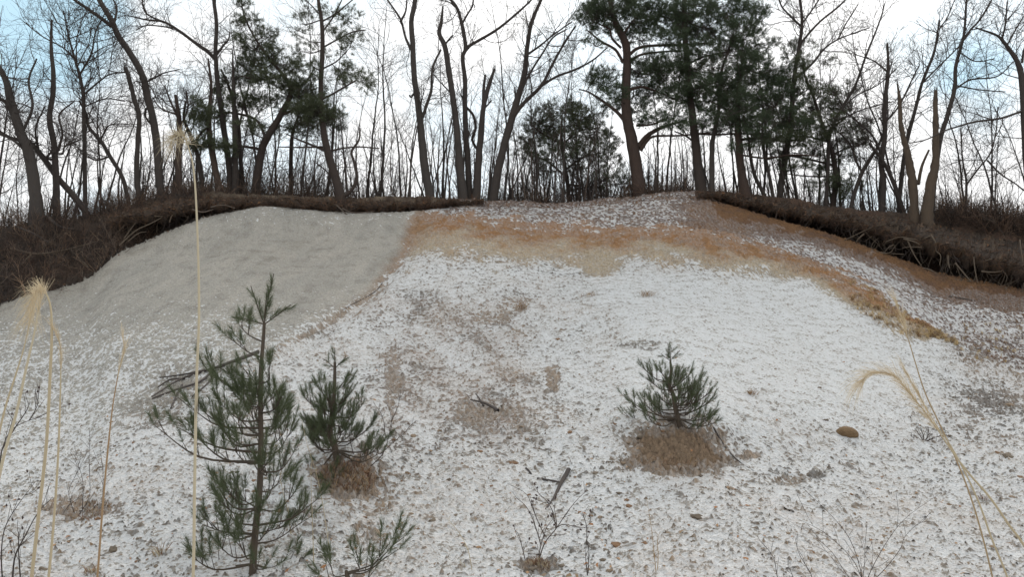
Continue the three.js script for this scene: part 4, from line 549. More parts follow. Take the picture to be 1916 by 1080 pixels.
// loose litter and dry grass on the rims
{
  const R = rng(81), leaf = new Geo(); leaf.blade(V(0, 0, -0.05), V(0, 0.018, 0.0), V(0, 0.004, 0.055), 0.045, V(1, 0, 0));
  const list = [], blades = [];
  for (const [p, j, px] of lipPoints) {
    if (R() < 0.32 && j < 8) list.push([p.clone().add(V((R() - 0.5) * 0.1, 0.012, (R() - 0.5) * 0.1)), new THREE.Quaternion().setFromEuler(new THREE.Euler((R() - 0.5) * 1.2 + 0.5, R() * 6.28, (R() - 0.5) * 1.2)), 0.6 + 0.9 * R()]);
    if (R() < 0.75 && j > 2 && j < 10) blades.push([p.clone(), look(randDir(R).add(V(0, j > 6 ? -0.7 : 0.1, 0.7)).normalize(), R), 0.5 + 1.1 * R()]);
  }
  for (let k = 0; k < 1500; k++) { const px = R() < 0.5 ? lerp(-20, 380, R()) : lerp(860, 1330, R()), D = lerp(cDe(px) - 0.2, cDs(px) + 1.5, R()), X = at(px, 380, D).x; list.push([onGround(X, D, 0.03), new THREE.Quaternion().setFromEuler(new THREE.Euler((R() - 0.5) + 0.5, R() * 6.28, (R() - 0.5))), 0.5 + 0.8 * R()]); }
  const tones = [rgb(1, 1, 1), rgb(1.6, 1.4, 1.2), rgb(0.7, 0.7, 0.7), rgb(2.2, 1.7, 1.2)];
  tag(instanced(scene, 'leaf_litter', leaf.build(), M.leaf, list, 'stuff', (i) => tones[i % 4]), 'dead brown leaves strewn along the ridge top', 'leaf litter', null, 'stuff');
  const wisp = new Geo(); for (let k = 0; k < 9; k++) { const d = randDir(R); d.y = Math.abs(d.y) + 0.5; d.normalize(); const m = d.clone().multiplyScalar(0.09 + 0.05 * R()); wisp.blade(V((R() - 0.5) * 0.03, 0, (R() - 0.5) * 0.03), m, m.clone().multiplyScalar(1.9).add(V(d.x * 0.1, -0.05, d.z * 0.1)), 0.004, V().crossVectors(d, randDir(R)).normalize()); }
  tag(instanced(scene, 'dead_grass', wisp.build(), M.twigRed, blades, 'stuff', (i) => tones[(i * 7) % 4]), 'matted dead grass and rootlets hanging from the turf edges', 'grass', null, 'stuff');
  // tangled brush on the bank
  const sprigs = [91, 92, 93].map((s) => { const q = new Geo(), r = rng(s); for (let k = 0; k < 4; k++) shoot(q, V(0, 0, 0), V((r() - 0.5) * 1.6, 0.7, (r() - 0.5) * 1.6).normalize(), 0.35 + 0.4 * r(), 0.006, 1, r, 0.1); return q.build(); });
  const L = [[], [], []];
  const put = (px, D, s) => { const X = at(px, 420, D).x; L[Math.floor(R() * 3)].push([onGround(X, D, -0.04), look(V((R() - 0.5) * 1.5, 1, (R() - 0.2) * 1.0).normalize(), R), s * (0.6 + 0.7 * R())]); };
  for (let k = 0; k < 750; k++) { const px = lerp(-60, 250, R()), D = lerp(cDe(px) + 0.05, cDs(px) + 0.6, R()); if (fbm(px * 0.03, D * 2, 2) > -0.12) put(px, D, 1.0); }
  for (let k = 0; k < 420; k++) { const px = lerp(230, 420, R()); put(px, lerp(cDe(px) + 0.6, cDs(px) + 1.2, R()), 0.7); }
  for (let k = 0; k < 300; k++) { const px = lerp(420, 1300, R()); put(px, cDs(px) + 0.3 + 2.2 * R(), 0.75); }
  for (let k = 0; k < 380; k++) { const px = lerp(1180, 1300, R()); put(px, cDs(px) + 0.5 + 2.2 * R(), 1.0); }
  for (let k = 0; k < 700; k++) { const px = lerp(1740, 1990, R()); put(px, lerp(cDs(px) - 0.4, cDs(px) + 1.6, R()), 1.15); }
  for (let k = 0; k < 320; k++) { const px = lerp(340, 640, R()); put(px, cDs(px) + 0.2 + 3.5 * R(), 1.1); }
  for (let k = 0; k < 300; k++) { const px = lerp(900, 1200, R()); put(px, cDs(px) + 0.6 + 3.5 * R(), 0.9); }
  for (let k = 0; k < 260; k++) { const px = lerp(1300, 1740, R()); put(px, cDs(px) + 0.2 + 2.0 * R(), 0.7); }
  const tb = [rgb(1, 1, 1), rgb(0.5, 0.5, 0.5), rgb(1.7, 1.6, 1.5), rgb(2.6, 2.2, 1.8), rgb(0.7, 0.65, 0.6), rgb(1.2, 1, 0.9)];
  L.forEach((l, i) => tag(instanced(scene, 'brushwood', sprigs[i], [M.twig, M.twigRed, M.twigPale][i], l, 'stuff', (j) => tb[(j * 5 + (j >> 3)) % 6]), ['dark tangled brushwood covering the bank and ridge', 'reddish brown brushwood mixed through the dark tangle', 'paler dry brushwood mixed through the dark tangle'][i], 'brushwood', null, 'stuff'));
}

{ // upright undergrowth behind the crest, too dense to count
  const R = rng(95), kinds = [96, 97, 98].map((sd) => { const g = new Geo(), r = rng(sd); for (let k = 0; k < 3; k++) shoot(g, V((r() - 0.5) * 0.5, -0.1, (r() - 0.5) * 0.5), V((r() - 0.5) * 0.6, 1, (r() - 0.5) * 0.6).normalize(), 1.3 + 0.9 * r(), 0.016, 1, r, 0.35); return g.build(); }), L = [[], [], []];
  const zones = [[-40, 250, 90, 0.8], [250, 640, 260, 0.95], [640, 960, 150, 0.8], [960, 1200, 230, 0.9], [1200, 1500, 140, 0.8], [1500, 1750, 150, 0.8], [1750, 1990, 150, 0.75]];
  for (const [x0, x1, n, s] of zones) for (let k = 0; k < n; k++) { const px = lerp(x0, x1, R()), D = cDs(px) + 1 + 5 * R(), X = at(px, 380, D).x; L[k % 3].push([onGround(X, D), look(V((R() - 0.5) * 0.4, 1, (R() - 0.5) * 0.4).normalize(), R), s * (0.6 + 0.7 * R())]); }
  L.forEach((l, i) => tag(instanced(scene, 'undergrowth', kinds[i], [M.twig, M.twigRed, M.twig][i], l), ['dense leafless undergrowth behind the crest of the ridge', 'reddish leafless undergrowth mixed in behind the crest', 'bushier leafless undergrowth mixed in behind the crest'][i], 'undergrowth', null, 'stuff'));
}

// ---------------------------------------------------------------- young pines on the slope
function youngPine(o) {
  const R = rng(o.seed), base = o.base, D0 = -base.z, T = thing('young_pine', o.label, 'pine', base);
  const low = o.t.map(([x, y]) => at(x, y, D0)), b0 = base.clone(); b0.y -= 0.08;
  const pts = spline([b0, ...low], o.t.length * 5), rad = taper([pxm(o.r[0], D0) * 1.15, ...o.r.map((r) => pxm(r, D0))], pts.length);
  part(T, 'trunk', new Geo().tube(pts, rad, 8, 0.06, R), M.youngBark);
  const L = [[], []], S = o.s ?? 1;
  const tuft = (p, d, k = 1) => L[R() < 0.5 ? 0 : 1].push([p, look(d.normalize(), R), S * k * (0.8 + 0.4 * R())]);
  const branch = (end, thick) => {
    const yA = end.y - 0.32 * Math.hypot(end.x - low[0].x, end.z - low[0].z) - 0.05 * S; let j = 0; while (j < pts.length - 3 && pts[j].y < Math.max(yA, base.y + 0.1)) j++;
    const s = pts[j], m = s.clone().lerp(end, 0.55); m.y -= 0.12 * s.distanceTo(end); m.addScaledVector(randDir(R), 0.05 * S);
    const ps = spline([s.clone(), m, end], 8), r = Math.min(rad[j] * 0.55, (thick ?? 0.011) * (0.5 + s.distanceTo(end))); part(T, 'branch', new Geo().tube(ps, taper([r, 0.003], ps.length), 5), M.youngBark);
    const out = V().subVectors(ps[8], ps[6]).normalize(); tuft(end.clone(), out.clone().add(V(0, 0.75, 0)));
    const n = o.side ?? 4;
    const tw = new Geo();
    for (let k = 0; k < n; k++) { const i = 4 + Math.floor(R() * 4.4), d = randDir(R).multiplyScalar(0.8).add(out).add(V(0, 0.75, 0)).normalize(), e = ps[i].clone().addScaledVector(d, (0.07 + 0.05 * S) * (0.6 + R())); tw.tube([ps[i], e], [0.004, 0.003], 4); tuft(e, d.clone().add(V(0, 0.35, 0)), 0.9); }
    part(T, 'twigs', tw, M.youngBark, 'stuff');
  };
  for (const [x, y] of o.tips) branch(at(x, y + 8, D0 + (R() - 0.5) * (o.deep ?? 0.7)));
  for (let k = 0; k < (o.extra ?? 14); k++) { const i = Math.floor(pts.length * lerp(0.1, 0.62, R())), a = R() * 6.283, l = lerp(o.wide[0], o.wide[1], i / pts.length) * (0.5 + 0.5 * R()); branch(V(pts[i].x + Math.cos(a) * l * 0.6, pts[i].y + 0.2 * l, pts[i].z + Math.sin(a) * l)); }
  for (const [x, y, x2, y2] of o.top) { const a = at(x, y, D0), b = at(x2, y2, D0 + (R() - 0.5) * 0.1), d = V().subVectors(b, a), n = Math.max(2, Math.round(d.length() / (0.085 * S))); part(T, 'shoot', new Geo().tube(spline([a, a.clone().lerp(b, 0.5).addScaledVector(randDir(R), 0.01), b], 6), taper([0.008 * S, 0.004], 7), 5), M.youngBark); for (let k = 1; k < n; k++) tuft(a.clone().addScaledVector(d, k / n - 0.1), d.clone().addScaledVector(randDir(R), 0.15), 0.85); }
  L.forEach((l, i) => instanced(T, 'needles', TUFT_NEAR[i], M.needleYoung, l));
  return T;
}
youngPine({ seed: 401, label: 'tallest young pine, with long bare leader and open whorled branches', base: hit(473, 1077), t: [[478, 1000], [486, 920], [489, 830], [488, 760], [489, 690], [493, 640], [495, 607]], r: [6.2, 5.8, 5.2, 4.6, 4.2, 3.4, 3], s: 0.92, deep: 1.0, side: 5, extra: 20, wide: [0.75, 0.2],
  top: [[495, 607, 470, 535], [495, 607, 513, 512], [495, 607, 545, 570], [495, 607, 442, 592], [495, 607, 500, 545]],
  tips: [[440, 632], [448, 600], [388, 685], [415, 708], [460, 702], [504, 678], [527, 735], [532, 802], [549, 841], [290, 788], [332, 791], [360, 757], [388, 769], [443, 769], [388, 830], [438, 833], [471, 847], [404, 897], [432, 919], [380, 974], [421, 980], [449, 1008], [504, 980], [527, 980], [565, 969], [549, 919], [360, 1035], [493, 1058], [560, 1047], [520, 770], [470, 760], [360, 800], [415, 790], [510, 850], [535, 880], [590, 930], [385, 1040], [455, 740], [410, 745]] });
youngPine({ seed: 402, label: 'smaller young pine rooted in a clump of russet grass', base: hit(634, 866), t: [[626, 835], [618, 815], [621, 780], [626, 735], [627, 690], [627, 678]], r: [6, 5.5, 4.6, 3.8, 2.8, 2.2], s: 0.76, deep: 0.9, side: 7, extra: 18, wide: [0.6, 0.15],
  top: [[627, 690, 627, 652], [627, 690, 648, 668], [627, 690, 606, 672]], tips: [[593, 713], [574, 741], [649, 713], [677, 752], [643, 752], [604, 758], [582, 791], [625, 780], [693, 791], [727, 813], [704, 836], [671, 808], [588, 824], [600, 800], [640, 800], [612, 730], [655, 790], [715, 838], [593, 880], [571, 885], [615, 902]] });
youngPine({ seed: 403, label: 'compact bushy young pine on its own brown mound', base: hit(1275, 798), t: [[1264, 767], [1259, 739], [1252, 719], [1255, 697], [1254, 675]], r: [4.6, 4.2, 3.6, 3, 2.4, 1.8], s: 0.6, deep: 1.0, side: 6, extra: 14, wide: [0.65, 0.15],
  top: [[1254, 675, 1249, 642], [1254, 675, 1237, 662], [1254, 675, 1272, 656], [1254, 675, 1256, 650]], tips: [[1206, 683], [1217, 692], [1237, 689], [1220, 708], [1248, 708], [1289, 694], [1275, 703], [1309, 703], [1314, 719], [1325, 730], [1328, 744], [1176, 742], [1198, 742], [1214, 742], [1237, 739], [1165, 767], [1181, 764], [1206, 767], [1212, 780], [1231, 764], [1292, 733], [1298, 755], [1281, 755], [1314, 750], [1331, 772], [1337, 783], [1320, 780], [1303, 795], [1253, 755], [1295, 715], [1300, 735], [1190, 755], [1222, 750], [1270, 730]] });
{
  const b = hit(655, 1078); b.z += 0.35; b.y = H(b.x, -b.z);
  youngPine({ seed: 404, label: 'low pine seedling with one bough reaching sideways at the foot of the slope', base: b, t: [[655, 1090], [650, 1078], [648, 1068]], r: [5, 4, 3], s: 0.95, deep: 0.3, side: 2, extra: 0, wide: [0.4, 0.3], top: [], tips: [[745, 1002], [725, 1032], [710, 1035], [673, 1052], [692, 1066], [620, 1050], [600, 1068]] });
}

// ---------------------------------------------------------------- tall grass stalks near the path
function grassStalk(o) {
  const R = rng(o.seed), w = o.t.map(([x, y]) => at(x, y, o.D)), a = w[0], d = V().subVectors(w[0], w[1]).normalize(), base = V(a.x + d.x / Math.max(0.3, -d.y) * a.y * (o.bend ?? 0.5), 0, a.z + 0.05); base.y = H(base.x, -base.z);
  const T = thing('grass_stalk', o.label, 'grass', base), m = a.clone().lerp(base, 0.5); m.x = lerp(m.x, a.x, -0.15);
  const ps = spline([base.clone().add(V(0, -0.03, 0)), m, ...w], (w.length + 2) * 6), st = part(T, 'stem', new Geo().tube(ps, taper([o.r * 0.6, o.r * 0.6, o.r * 0.5, o.r * 0.25], ps.length), 6), o.mat ?? M.straw);
  if (o.sheath) { const G = new Geo(); for (const [i0, len, sx] of o.sheath) { const i = Math.floor(ps.length * i0), q = ps[i], e = q.clone().add(V(sx, -len * 0.3, 0.03)); G.blade(q, q.clone().add(V(sx * 0.5, len * 0.35, 0.01)), e, 0.007, V(0.3, 0, 1).normalize()); } part(T, 'leaf', G, M.strawPale); }
  if (o.plume) {
    const G = new Geo(), q = spline(o.plume.t.map(([x, y]) => at(x, y, o.D)), 30); G.tube(q, taper([o.r * 0.4, 0.0005], q.length), 4);
    for (let k = 0; k < o.plume.n * 0.55; k++) {
      const t = R() ** (o.plume.bias ?? 1), i = Math.min(28, Math.floor(t * 29)), p = q[i], td = V().subVectors(q[i + 1], q[i]).normalize(), dir = td.clone().multiplyScalar(o.plume.along ?? 0.8).addScaledVector(randDir(R), o.plume.spread ?? 0.5).normalize(), len = o.plume.len * (0.5 + 0.7 * R());
      const mid = p.clone().addScaledVector(dir, len * 0.55), e = mid.clone().addScaledVector(dir, len * 0.4).add(V((R() - 0.5) * 0.01, -len * (o.plume.droop ?? 0.25), (R() - 0.5) * 0.01));
      G.blade(p, mid, e, (o.plume.w ?? 0.0011) * 0.7, V().crossVectors(dir, randDir(R)).normalize());
    }
    part(T, 'plume', G, o.plume.mat ?? M.plume, 'stuff');
  }
}
grassStalk({ seed: 601, D: 1.75, r: 0.0052, label: 'tallest straw stalk, rising to a tattered plume against the trees', t: [[362, 1082], [365, 900], [369, 700], [373, 600], [370, 430], [362, 310], [352, 270]], sheath: [[0.45, 0.16, 0.012]], mat: M.strawPale, plume: { t: [[352, 272], [346, 256], [336, 250], [325, 258], [318, 278]], n: 420, len: 0.05, spread: 0.75, along: 0.5, droop: 0.35, w: 0.0012, mat: M.strawPale } });
grassStalk({ seed: 602, D: 1.7, r: 0.0056, label: 'sturdy straw stalk with a drooping golden plume head', t: [[60, 1082], [75, 950], [88, 830], [95, 700], [98, 620], [95, 570], [86, 545]], plume: { t: [[88, 550], [80, 540], [68, 550], [60, 575], [57, 610]], n: 460, len: 0.06, spread: 0.55, along: 0.7, droop: 0.5, w: 0.001 } });
grassStalk({ seed: 603, D: 1.7, r: 0.0042, label: 'straw stalk with a narrow bent tassel beside the golden plume', t: [[92, 1082], [103, 960], [110, 850], [114, 740], [115, 690]], plume: { t: [[115, 690], [115, 660], [110, 632], [98, 608]], n: 130, len: 0.05, spread: 0.2, along: 0.9, droop: 0.2 } });
grassStalk({ seed: 604, D: 1.5, r: 0.0046, label: 'slanting straw stalk crossing below the golden plume', t: [[-6, 918], [12, 840], [30, 780], [50, 690], [66, 620], [74, 572]], mat: M.strawPale, plume: { t: [[72, 585], [76, 566], [78, 550], [74, 542]], n: 120, len: 0.05, spread: 0.35, along: 0.8, droop: 0.5 } });
grassStalk({ seed: 605, D: 1.6, r: 0.0034, label: 'thin slanting straw stem close to the slanting stalk', t: [[-4, 828], [12, 760], [28, 710], [45, 655], [58, 598]], plume: { t: [[56, 605], [62, 580], [68, 560], [64, 548]], n: 90, len: 0.05, spread: 0.35, along: 0.8, droop: 0.5 } });
grassStalk({ seed: 606, D: 2.0, r: 0.0042, label: 'reddish lone stalk fading to a wispy tip over the snow', t: [[183, 1082], [193, 950], [203, 840], [212, 760], [222, 700]], mat: plain(0.34, 0.22, 0.12), plume: { t: [[221, 705], [228, 675], [233, 655], [231, 625]], n: 110, len: 0.06, spread: 0.16, along: 0.95, droop: 0.12 } });
grassStalk({ seed: 607, D: 1.9, r: 0.0045, bend: 0.42, label: 'arching straw stalk with a feathery plume curling over the snow', t: [[1922, 1034], [1885, 980], [1850, 930], [1815, 890], [1790, 858], [1765, 822], [1748, 796]], plume: { t: [[1755, 806], [1725, 765], [1700, 735], [1678, 708], [1650, 697], [1622, 702], [1608, 718]], n: 620, len: 0.085, spread: 0.38, along: 0.85, droop: 0.22, w: 0.0011 } });
grassStalk({ seed: 608, D: 2.0, r: 0.0032, bend: 0.5, label: 'long thin stalk crossing the feathery one, with a slight tan tip', t: [[1856, 1082], [1836, 1000], [1815, 930], [1790, 865], [1760, 800], [1730, 735], [1712, 680], [1700, 640], [1692, 620]], mat: plain(0.36, 0.26, 0.15), plume: { t: [[1696, 630], [1690, 605], [1682, 580], [1672, 556]], n: 120, len: 0.07, spread: 0.2, along: 0.9, droop: 0.1 } });
grassStalk({ seed: 609, D: 1.95, r: 0.0036, bend: 0.5, label: 'stalk with a closed slim tassel between the crossing stalks', t: [[1884, 1082], [1855, 1010], [1832, 945], [1805, 885], [1775, 830], [1750, 795], [1730, 760]], plume: { t: [[1735, 770], [1718, 738], [1702, 710], [1688, 686]], n: 130, len: 0.07, spread: 0.14, along: 0.95, droop: 0.08 } });

// ---------------------------------------------------------------- shrubs, sticks, tufts and the stone
function twigPlant(name, label, category, base, stems, o = {}) {              // stems: [[px, py], ...] traced at the plant's depth
  const R = rng(o.seed ?? 1), D = -base.z, T = thing(name, label, category, base), tw = new Geo(), buds = new Geo();
  for (const s of stems) {
    const w = s.map(([x, y], k) => at(x, y, D + (k ? (R() - 0.5) * 0.12 : 0))), ps = spline(w, s.length * 4), r = (o.r ?? 0.006) * (0.8 + 0.4 * R());
    part(T, 'stem', new Geo().tube(ps, taper([r, r * 0.3], ps.length), 5), o.mat ?? M.twigRed);
    for (let k = 0; k < (o.twigs ?? 4); k++) { const i = 2 + Math.floor(R() * (ps.length - 3)), td = V().subVectors(ps[i + 1] ?? ps[i], ps[i - 1]).normalize(), d = randDir(R).multiplyScalar(0.8).add(td).add(V(0, 0.2, 0)).normalize(), l = (o.len ?? 0.14) * (0.4 + R()); shoot(tw, ps[i], d, l, r * 0.4, 0, R, 0.2); if (R() < (o.buds ?? 0)) { const q = ps[i].clone().addScaledVector(d, l); buds.tube([q, q.clone().addScaledVector(d, 0.012), q.clone().addScaledVector(d, 0.034)], [0.004, 0.011, 0.002], 5); } }
  }
  part(T, 'twigs', tw, o.mat ?? M.twigRed, 'stuff'); part(T, 'bud', buds, M.bud, 'stuff'); return T;
}
const foot = (px, py, dz = 0) => { const b = hit(px, py); b.z += dz; b.y = H(b.x, -b.z); return b; };
twigPlant('dead_shrub', 'small dead shrub with dark buds beside a straw clump', 'shrub', foot(1008, 1052), [[[1008, 1052], [1009, 1035], [1016, 1006], [1024, 985], [1034, 972]], [[1009, 1045], [1020, 1015], [1040, 990], [1060, 960], [1080, 935], [1098, 918]], [[1012, 1020], [1004, 992], [994, 965], [982, 945], [966, 932]], [[1018, 1000], [1006, 975], [996, 950], [985, 925], [950, 905]], [[1040, 990], [1036, 965], [1028, 945], [1015, 930], [998, 915]], [[1044, 986], [1052, 982], [1070, 984], [1092, 988], [1108, 975]], [[1042, 988], [1040, 970], [1036, 945]], [[982, 1046], [976, 1020], [970, 1000], [962, 990]]], { seed: 701, r: 0.0055, twigs: 5, buds: 0.6, len: 0.12 });
twigPlant('bare_shrub', 'wide fan of hair-thin bare twigs at the foot of the slope', 'shrub', foot(1614, 1079, 0.25), [[[1613, 1095], [1610, 1070], [1591, 1013], [1565, 976], [1513, 924]], [[1600, 1095], [1580, 1070], [1557, 1035], [1520, 1002], [1446, 958]], [[1617, 1095], [1594, 1047], [1543, 998], [1490, 970]], [[1618, 1095], [1630, 1065], [1661, 1010], [1691, 972], [1761, 921]], [[1622, 1095], [1650, 1070], [1683, 1028], [1694, 1002], [1740, 960]], [[1612, 1095], [1617, 1050], [1618, 1005]]], { seed: 702, r: 0.0036, twigs: 5, len: 0.22, mat: M.twig });
twigPlant('bare_shrub', 'pair of short bare stems beside the wide fan of twigs', 'shrub', foot(1455, 1079, 0.1), [[[1455, 1090], [1452, 1070], [1446, 1043], [1424, 1013]], [[1520, 1090], [1517, 1076], [1494, 1035], [1487, 1006]], [[1486, 1090], [1480, 1072], [1472, 1055]]], { seed: 703, r: 0.004, twigs: 4, len: 0.12, mat: M.twig });
twigPlant('bare_shrub', 'dark leafless shrub behind the slanting straw stalks', 'shrub', foot(6, 1079, 0.1), [[[6, 1090], [4, 1032], [11, 987], [35, 945], [67, 902]], [[24, 1090], [30, 1040], [50, 1000], [72, 960], [100, 930]], [[-6, 930], [0, 876], [6, 839], [22, 806], [56, 787], [80, 780]], [[6, 839], [30, 800], [50, 770], [58, 752]], [[56, 787], [66, 770], [74, 752]], [[40, 1090], [36, 1030], [36, 995]]], { seed: 704, r: 0.008, twigs: 7, len: 0.22, buds: 0.5, mat: M.twig });
twigPlant('bare_shrub', 'sparse upright twigs on a brown grassy hump', 'shrub', foot(150, 962), [[[150, 962], [168, 930], [168, 870], [169, 800]], [[140, 960], [130, 920], [148, 880], [165, 845]], [[118, 975], [112, 1010], [118, 1035], [126, 1046]], [[112, 1000], [120, 960], [150, 930], [190, 905]], [[155, 958], [156, 900], [146, 865]], [[192, 960], [194, 900], [194, 870]], [[120, 985], [150, 985], [180, 960]]], { seed: 705, r: 0.0045, twigs: 7, len: 0.2, mat: M.twig });
twigPlant('dead_weed', 'single dry seed stem right of the dead shrub', 'weed', foot(1228, 1076), [[[1228, 1080], [1224, 1040], [1218, 985], [1208, 925]], [[1229, 1080], [1231, 1040], [1229, 1000]]], { seed: 706, r: 0.0045, twigs: 6, len: 0.05, mat: M.dryGrass });
twigPlant('dead_weed', 'forked dark weed stems beside the dead shrub', 'weed', foot(1099, 1078), [[[1100, 1085], [1096, 1050], [1095, 1028]], [[1100, 1085], [1101, 1045], [1102, 1020]], [[1098, 1020], [1097, 985], [1090, 960]]], { seed: 707, r: 0.005, twigs: 4, len: 0.09, mat: M.twig });
twigPlant('dead_weed', 'bent pale grass stem with a furred tip, among low twigs', 'weed', foot(884, 1070), [[[884, 1070], [876, 1030], [864, 1005], [850, 985], [836, 970]], [[880, 1075], [870, 1060], [858, 1050]]], { seed: 708, r: 0.0045, twigs: 9, len: 0.05, mat: M.straw });
twigPlant('dead_weed', 'pair of thin straw stems standing in front of the tallest young pine', 'weed', foot(585, 1060), [[[588, 1075], [586, 1000], [583, 920], [582, 870]], [[618, 1040], [610, 980], [596, 900], [575, 830], [566, 790]], [[545, 1000], [540, 960], [530, 920], [524, 885]]], { seed: 709, r: 0.005, twigs: 6, len: 0.07, mat: M.straw });
twigPlant('dead_weed', 'spindly pale stems and thin twigs leaning out from the russet grass', 'weed', foot(690, 872), [[[690, 876], [716, 850], [728, 815], [732, 780], [722, 750]], [[712, 850], [740, 825], [775, 795]], [[662, 850], [655, 820], [652, 770]], [[722, 820], [716, 780], [700, 755]], [[732, 790], [745, 760], [748, 740]]], { seed: 710, r: 0.0055, twigs: 6, len: 0.16, mat: M.twigRed });
// fallen sticks
function fallen(label, lines, r, mat, lift = 0.02) {
  const b = hit(...lines[0][0]), T = thing('fallen_branch', label, 'branch', b), R = rng(lines[0][0][0]);
  lines.forEach((l, i) => { const w = l.map(([x, y, up]) => { const p = hit(x, y); p.y += lift + (up ?? 0); return p; }), ps = spline(w.length > 2 ? w : [w[0], w[0].clone().lerp(w[1], 0.5).add(V(0, 0.01, 0)), w[1]], 12); part(T, i ? 'side_branch' : 'stem', new Geo().tube(ps, taper([r * (i ? 0.6 : 1), r * 0.35], ps.length), 6, 0.12, R), mat); });
}
fallen('forked grey branch lying on the snow above the dead shrub', [[[1064, 886, 0.03], [1047, 913], [1036, 936], [1020, 958]], [[1005, 899], [1028, 902], [1050, 906]], [[984, 880], [995, 892]]], 0.03, M.stick);
fallen('short dark stick lying on a bare sandy patch', [[[932, 772], [907, 762, 0.03], [880, 758, 0.05]], [[905, 764], [890, 748, 0.06]]], 0.026, M.stick, 0.03);
fallen('long dead bough lying down the hollow behind the tallest young pine', [[[483, 674, 0.1], [440, 686, 0.05], [400, 694], [345, 712], [285, 748]], [[400, 696], [370, 722], [330, 735], [285, 752]], [[420, 690], [350, 705], [300, 712]], [[341, 726], [320, 770]], [[400, 694, 0.05], [392, 720], [360, 748]], [[345, 714], [318, 716], [296, 730]]], 0.036, M.stick, 0.05);
fallen('mossy grey log slanting down through the brushy bank', [[[60, 395], [85, 420], [112, 440], [150, 446]], [[30, 440], [60, 452], [90, 470]]], 0.07, M.stick, 0.25);
fallen('bleached bough half buried in the brushy bank above the hollow', [[[20, 480], [70, 490], [130, 480], [190, 462]], [[130, 480], [150, 500], [165, 515]], [[60, 489], [40, 510]]], 0.045, M.root, 0.22);
fallen('thin dark vine trailing down from the bushy pine mound', [[[1335, 802], [1350, 828], [1366, 850], [1400, 878], [1440, 896]]], 0.012, M.stick, 0.012);
fallen('thin brown stick lying along the foot of the ochre strip', [[[1775, 556], [1810, 562], [1845, 570]]], 0.02, M.stick, 0.02);
fallen('crooked rootlet running down the edge of the grey hollow', [[[716, 530], [704, 545], [680, 560], [660, 570], [640, 582]]], 0.012, M.stick, 0.012);
// dry grass tufts: one thing each
function grassTuft(label, px, py, hpx, n, mat, seed, o = {}) {
  const b = hit(px, py), R = rng(seed), D = -b.z, h = pxm(hpx, D), w = pxm(o.w ?? hpx * 0.4, D), G = new Geo(), G2 = new Geo();
  for (let k = 0; k < n; k++) {
    const a = R() * 6.283, q = Math.sqrt(R()) * w, X = b.x + Math.cos(a) * q, Dp = D - Math.sin(a) * q * 0.6, p = onGround(X, Dp, -0.01), d = V((R() - 0.5) * 1.6 + (o.lean ?? 0), 1, (R() - 0.5) * 1.4 + 0.3).normalize(), l = h * (0.5 + 0.7 * R()), m = p.clone().addScaledVector(d, l * 0.55), e = m.clone().addScaledVector(d, l * 0.35).add(V(d.x * l * 0.4, -l * (o.droop ?? 0.2), d.z * l * 0.4));
    (R() < 0.6 ? G : G2).blade(p, m, e, (o.bw ?? 0.006) * (0.6 + 0.7 * R()), V().crossVectors(d, randDir(R)).normalize());
  }
  const T = thing('grass_tuft', label, 'grass', b); part(T, 'blades', G, mat, 'stuff'); part(T, 'dark_blades', G2, o.mat2 ?? M.redGrass, 'stuff'); return T;
}
grassTuft('small dry tuft below the left end of the ochre band', 975, 578, 26, 60, M.dryGrass, 801);
grassTuft('low spreading dry tuft on the upper snow', 1100, 556, 16, 80, M.dryGrass, 802, { w: 16 });
grassTuft('round dry tuft with dark stems on the upper snow', 1210, 556, 22, 90, M.dryGrass, 803, { w: 12 });
grassTuft('upright dry tuft between the bushy pine and the stone', 1406, 740, 20, 60, M.dryGrass, 804);
grassTuft('russet grass clump sprawling round the smaller young pine', 650, 894, 30, 380, M.redGrass, 805, { w: 54, lean: 0.2, mat2: M.dryGrass, droop: 0.75, bw: 0.006 });
grassTuft('thin brown grass on the mound below the bushy pine', 1262, 868, 18, 50, M.redGrass, 806, { w: 40, mat2: M.dryGrass });
grassTuft('straw clump at the root of the dead shrub', 1008, 1058, 24, 110, M.straw, 807, { w: 20 });
grassTuft('pale straw wisps in front of the reddish lone stalk', 172, 1076, 34, 40, M.strawPale, 808, { w: 8 });
grassTuft('brown grass on the hump under the sparse twigs', 165, 962, 18, 140, M.redGrass, 809, { w: 46, mat2: M.dryGrass });
grassTuft('tiny weed below the slim tassel stalks', 1838, 938, 26, 30, M.redGrass, 810, { w: 8 });
grassTuft('tiny pale tuft above the pair of short bare stems', 1515, 1052, 20, 30, M.dryGrass, 811, { w: 6 });
grassTuft('pale straw tuft beside the tallest straw stalk', 300, 1040, 40, 50, M.strawPale, 812, { w: 10 });
grassTuft('little russet sprig on bare snow above the stone', 1498, 697, 12, 24, M.redGrass, 813);
grassTuft('scruffy weed on the crest slope below the bushy pine lip', 1306, 428, 24, 40, M.redGrass, 814, { w: 14 });
twigPlant('dead_shrub', 'low dead shrub with stiff twigs near the arching plume', 'shrub', hit(1728, 828), [[[1728, 828], [1720, 815], [1710, 802]], [[1728, 828], [1735, 815], [1736, 800]], [[1728, 828], [1745, 820], [1760, 815]], [[1728, 828], [1712, 822], [1702, 815]], [[1728, 828], [1726, 812], [1722, 804]], [[1735, 826], [1748, 828], [1762, 826]]], { seed: 711, r: 0.008, twigs: 7, len: 0.12 });
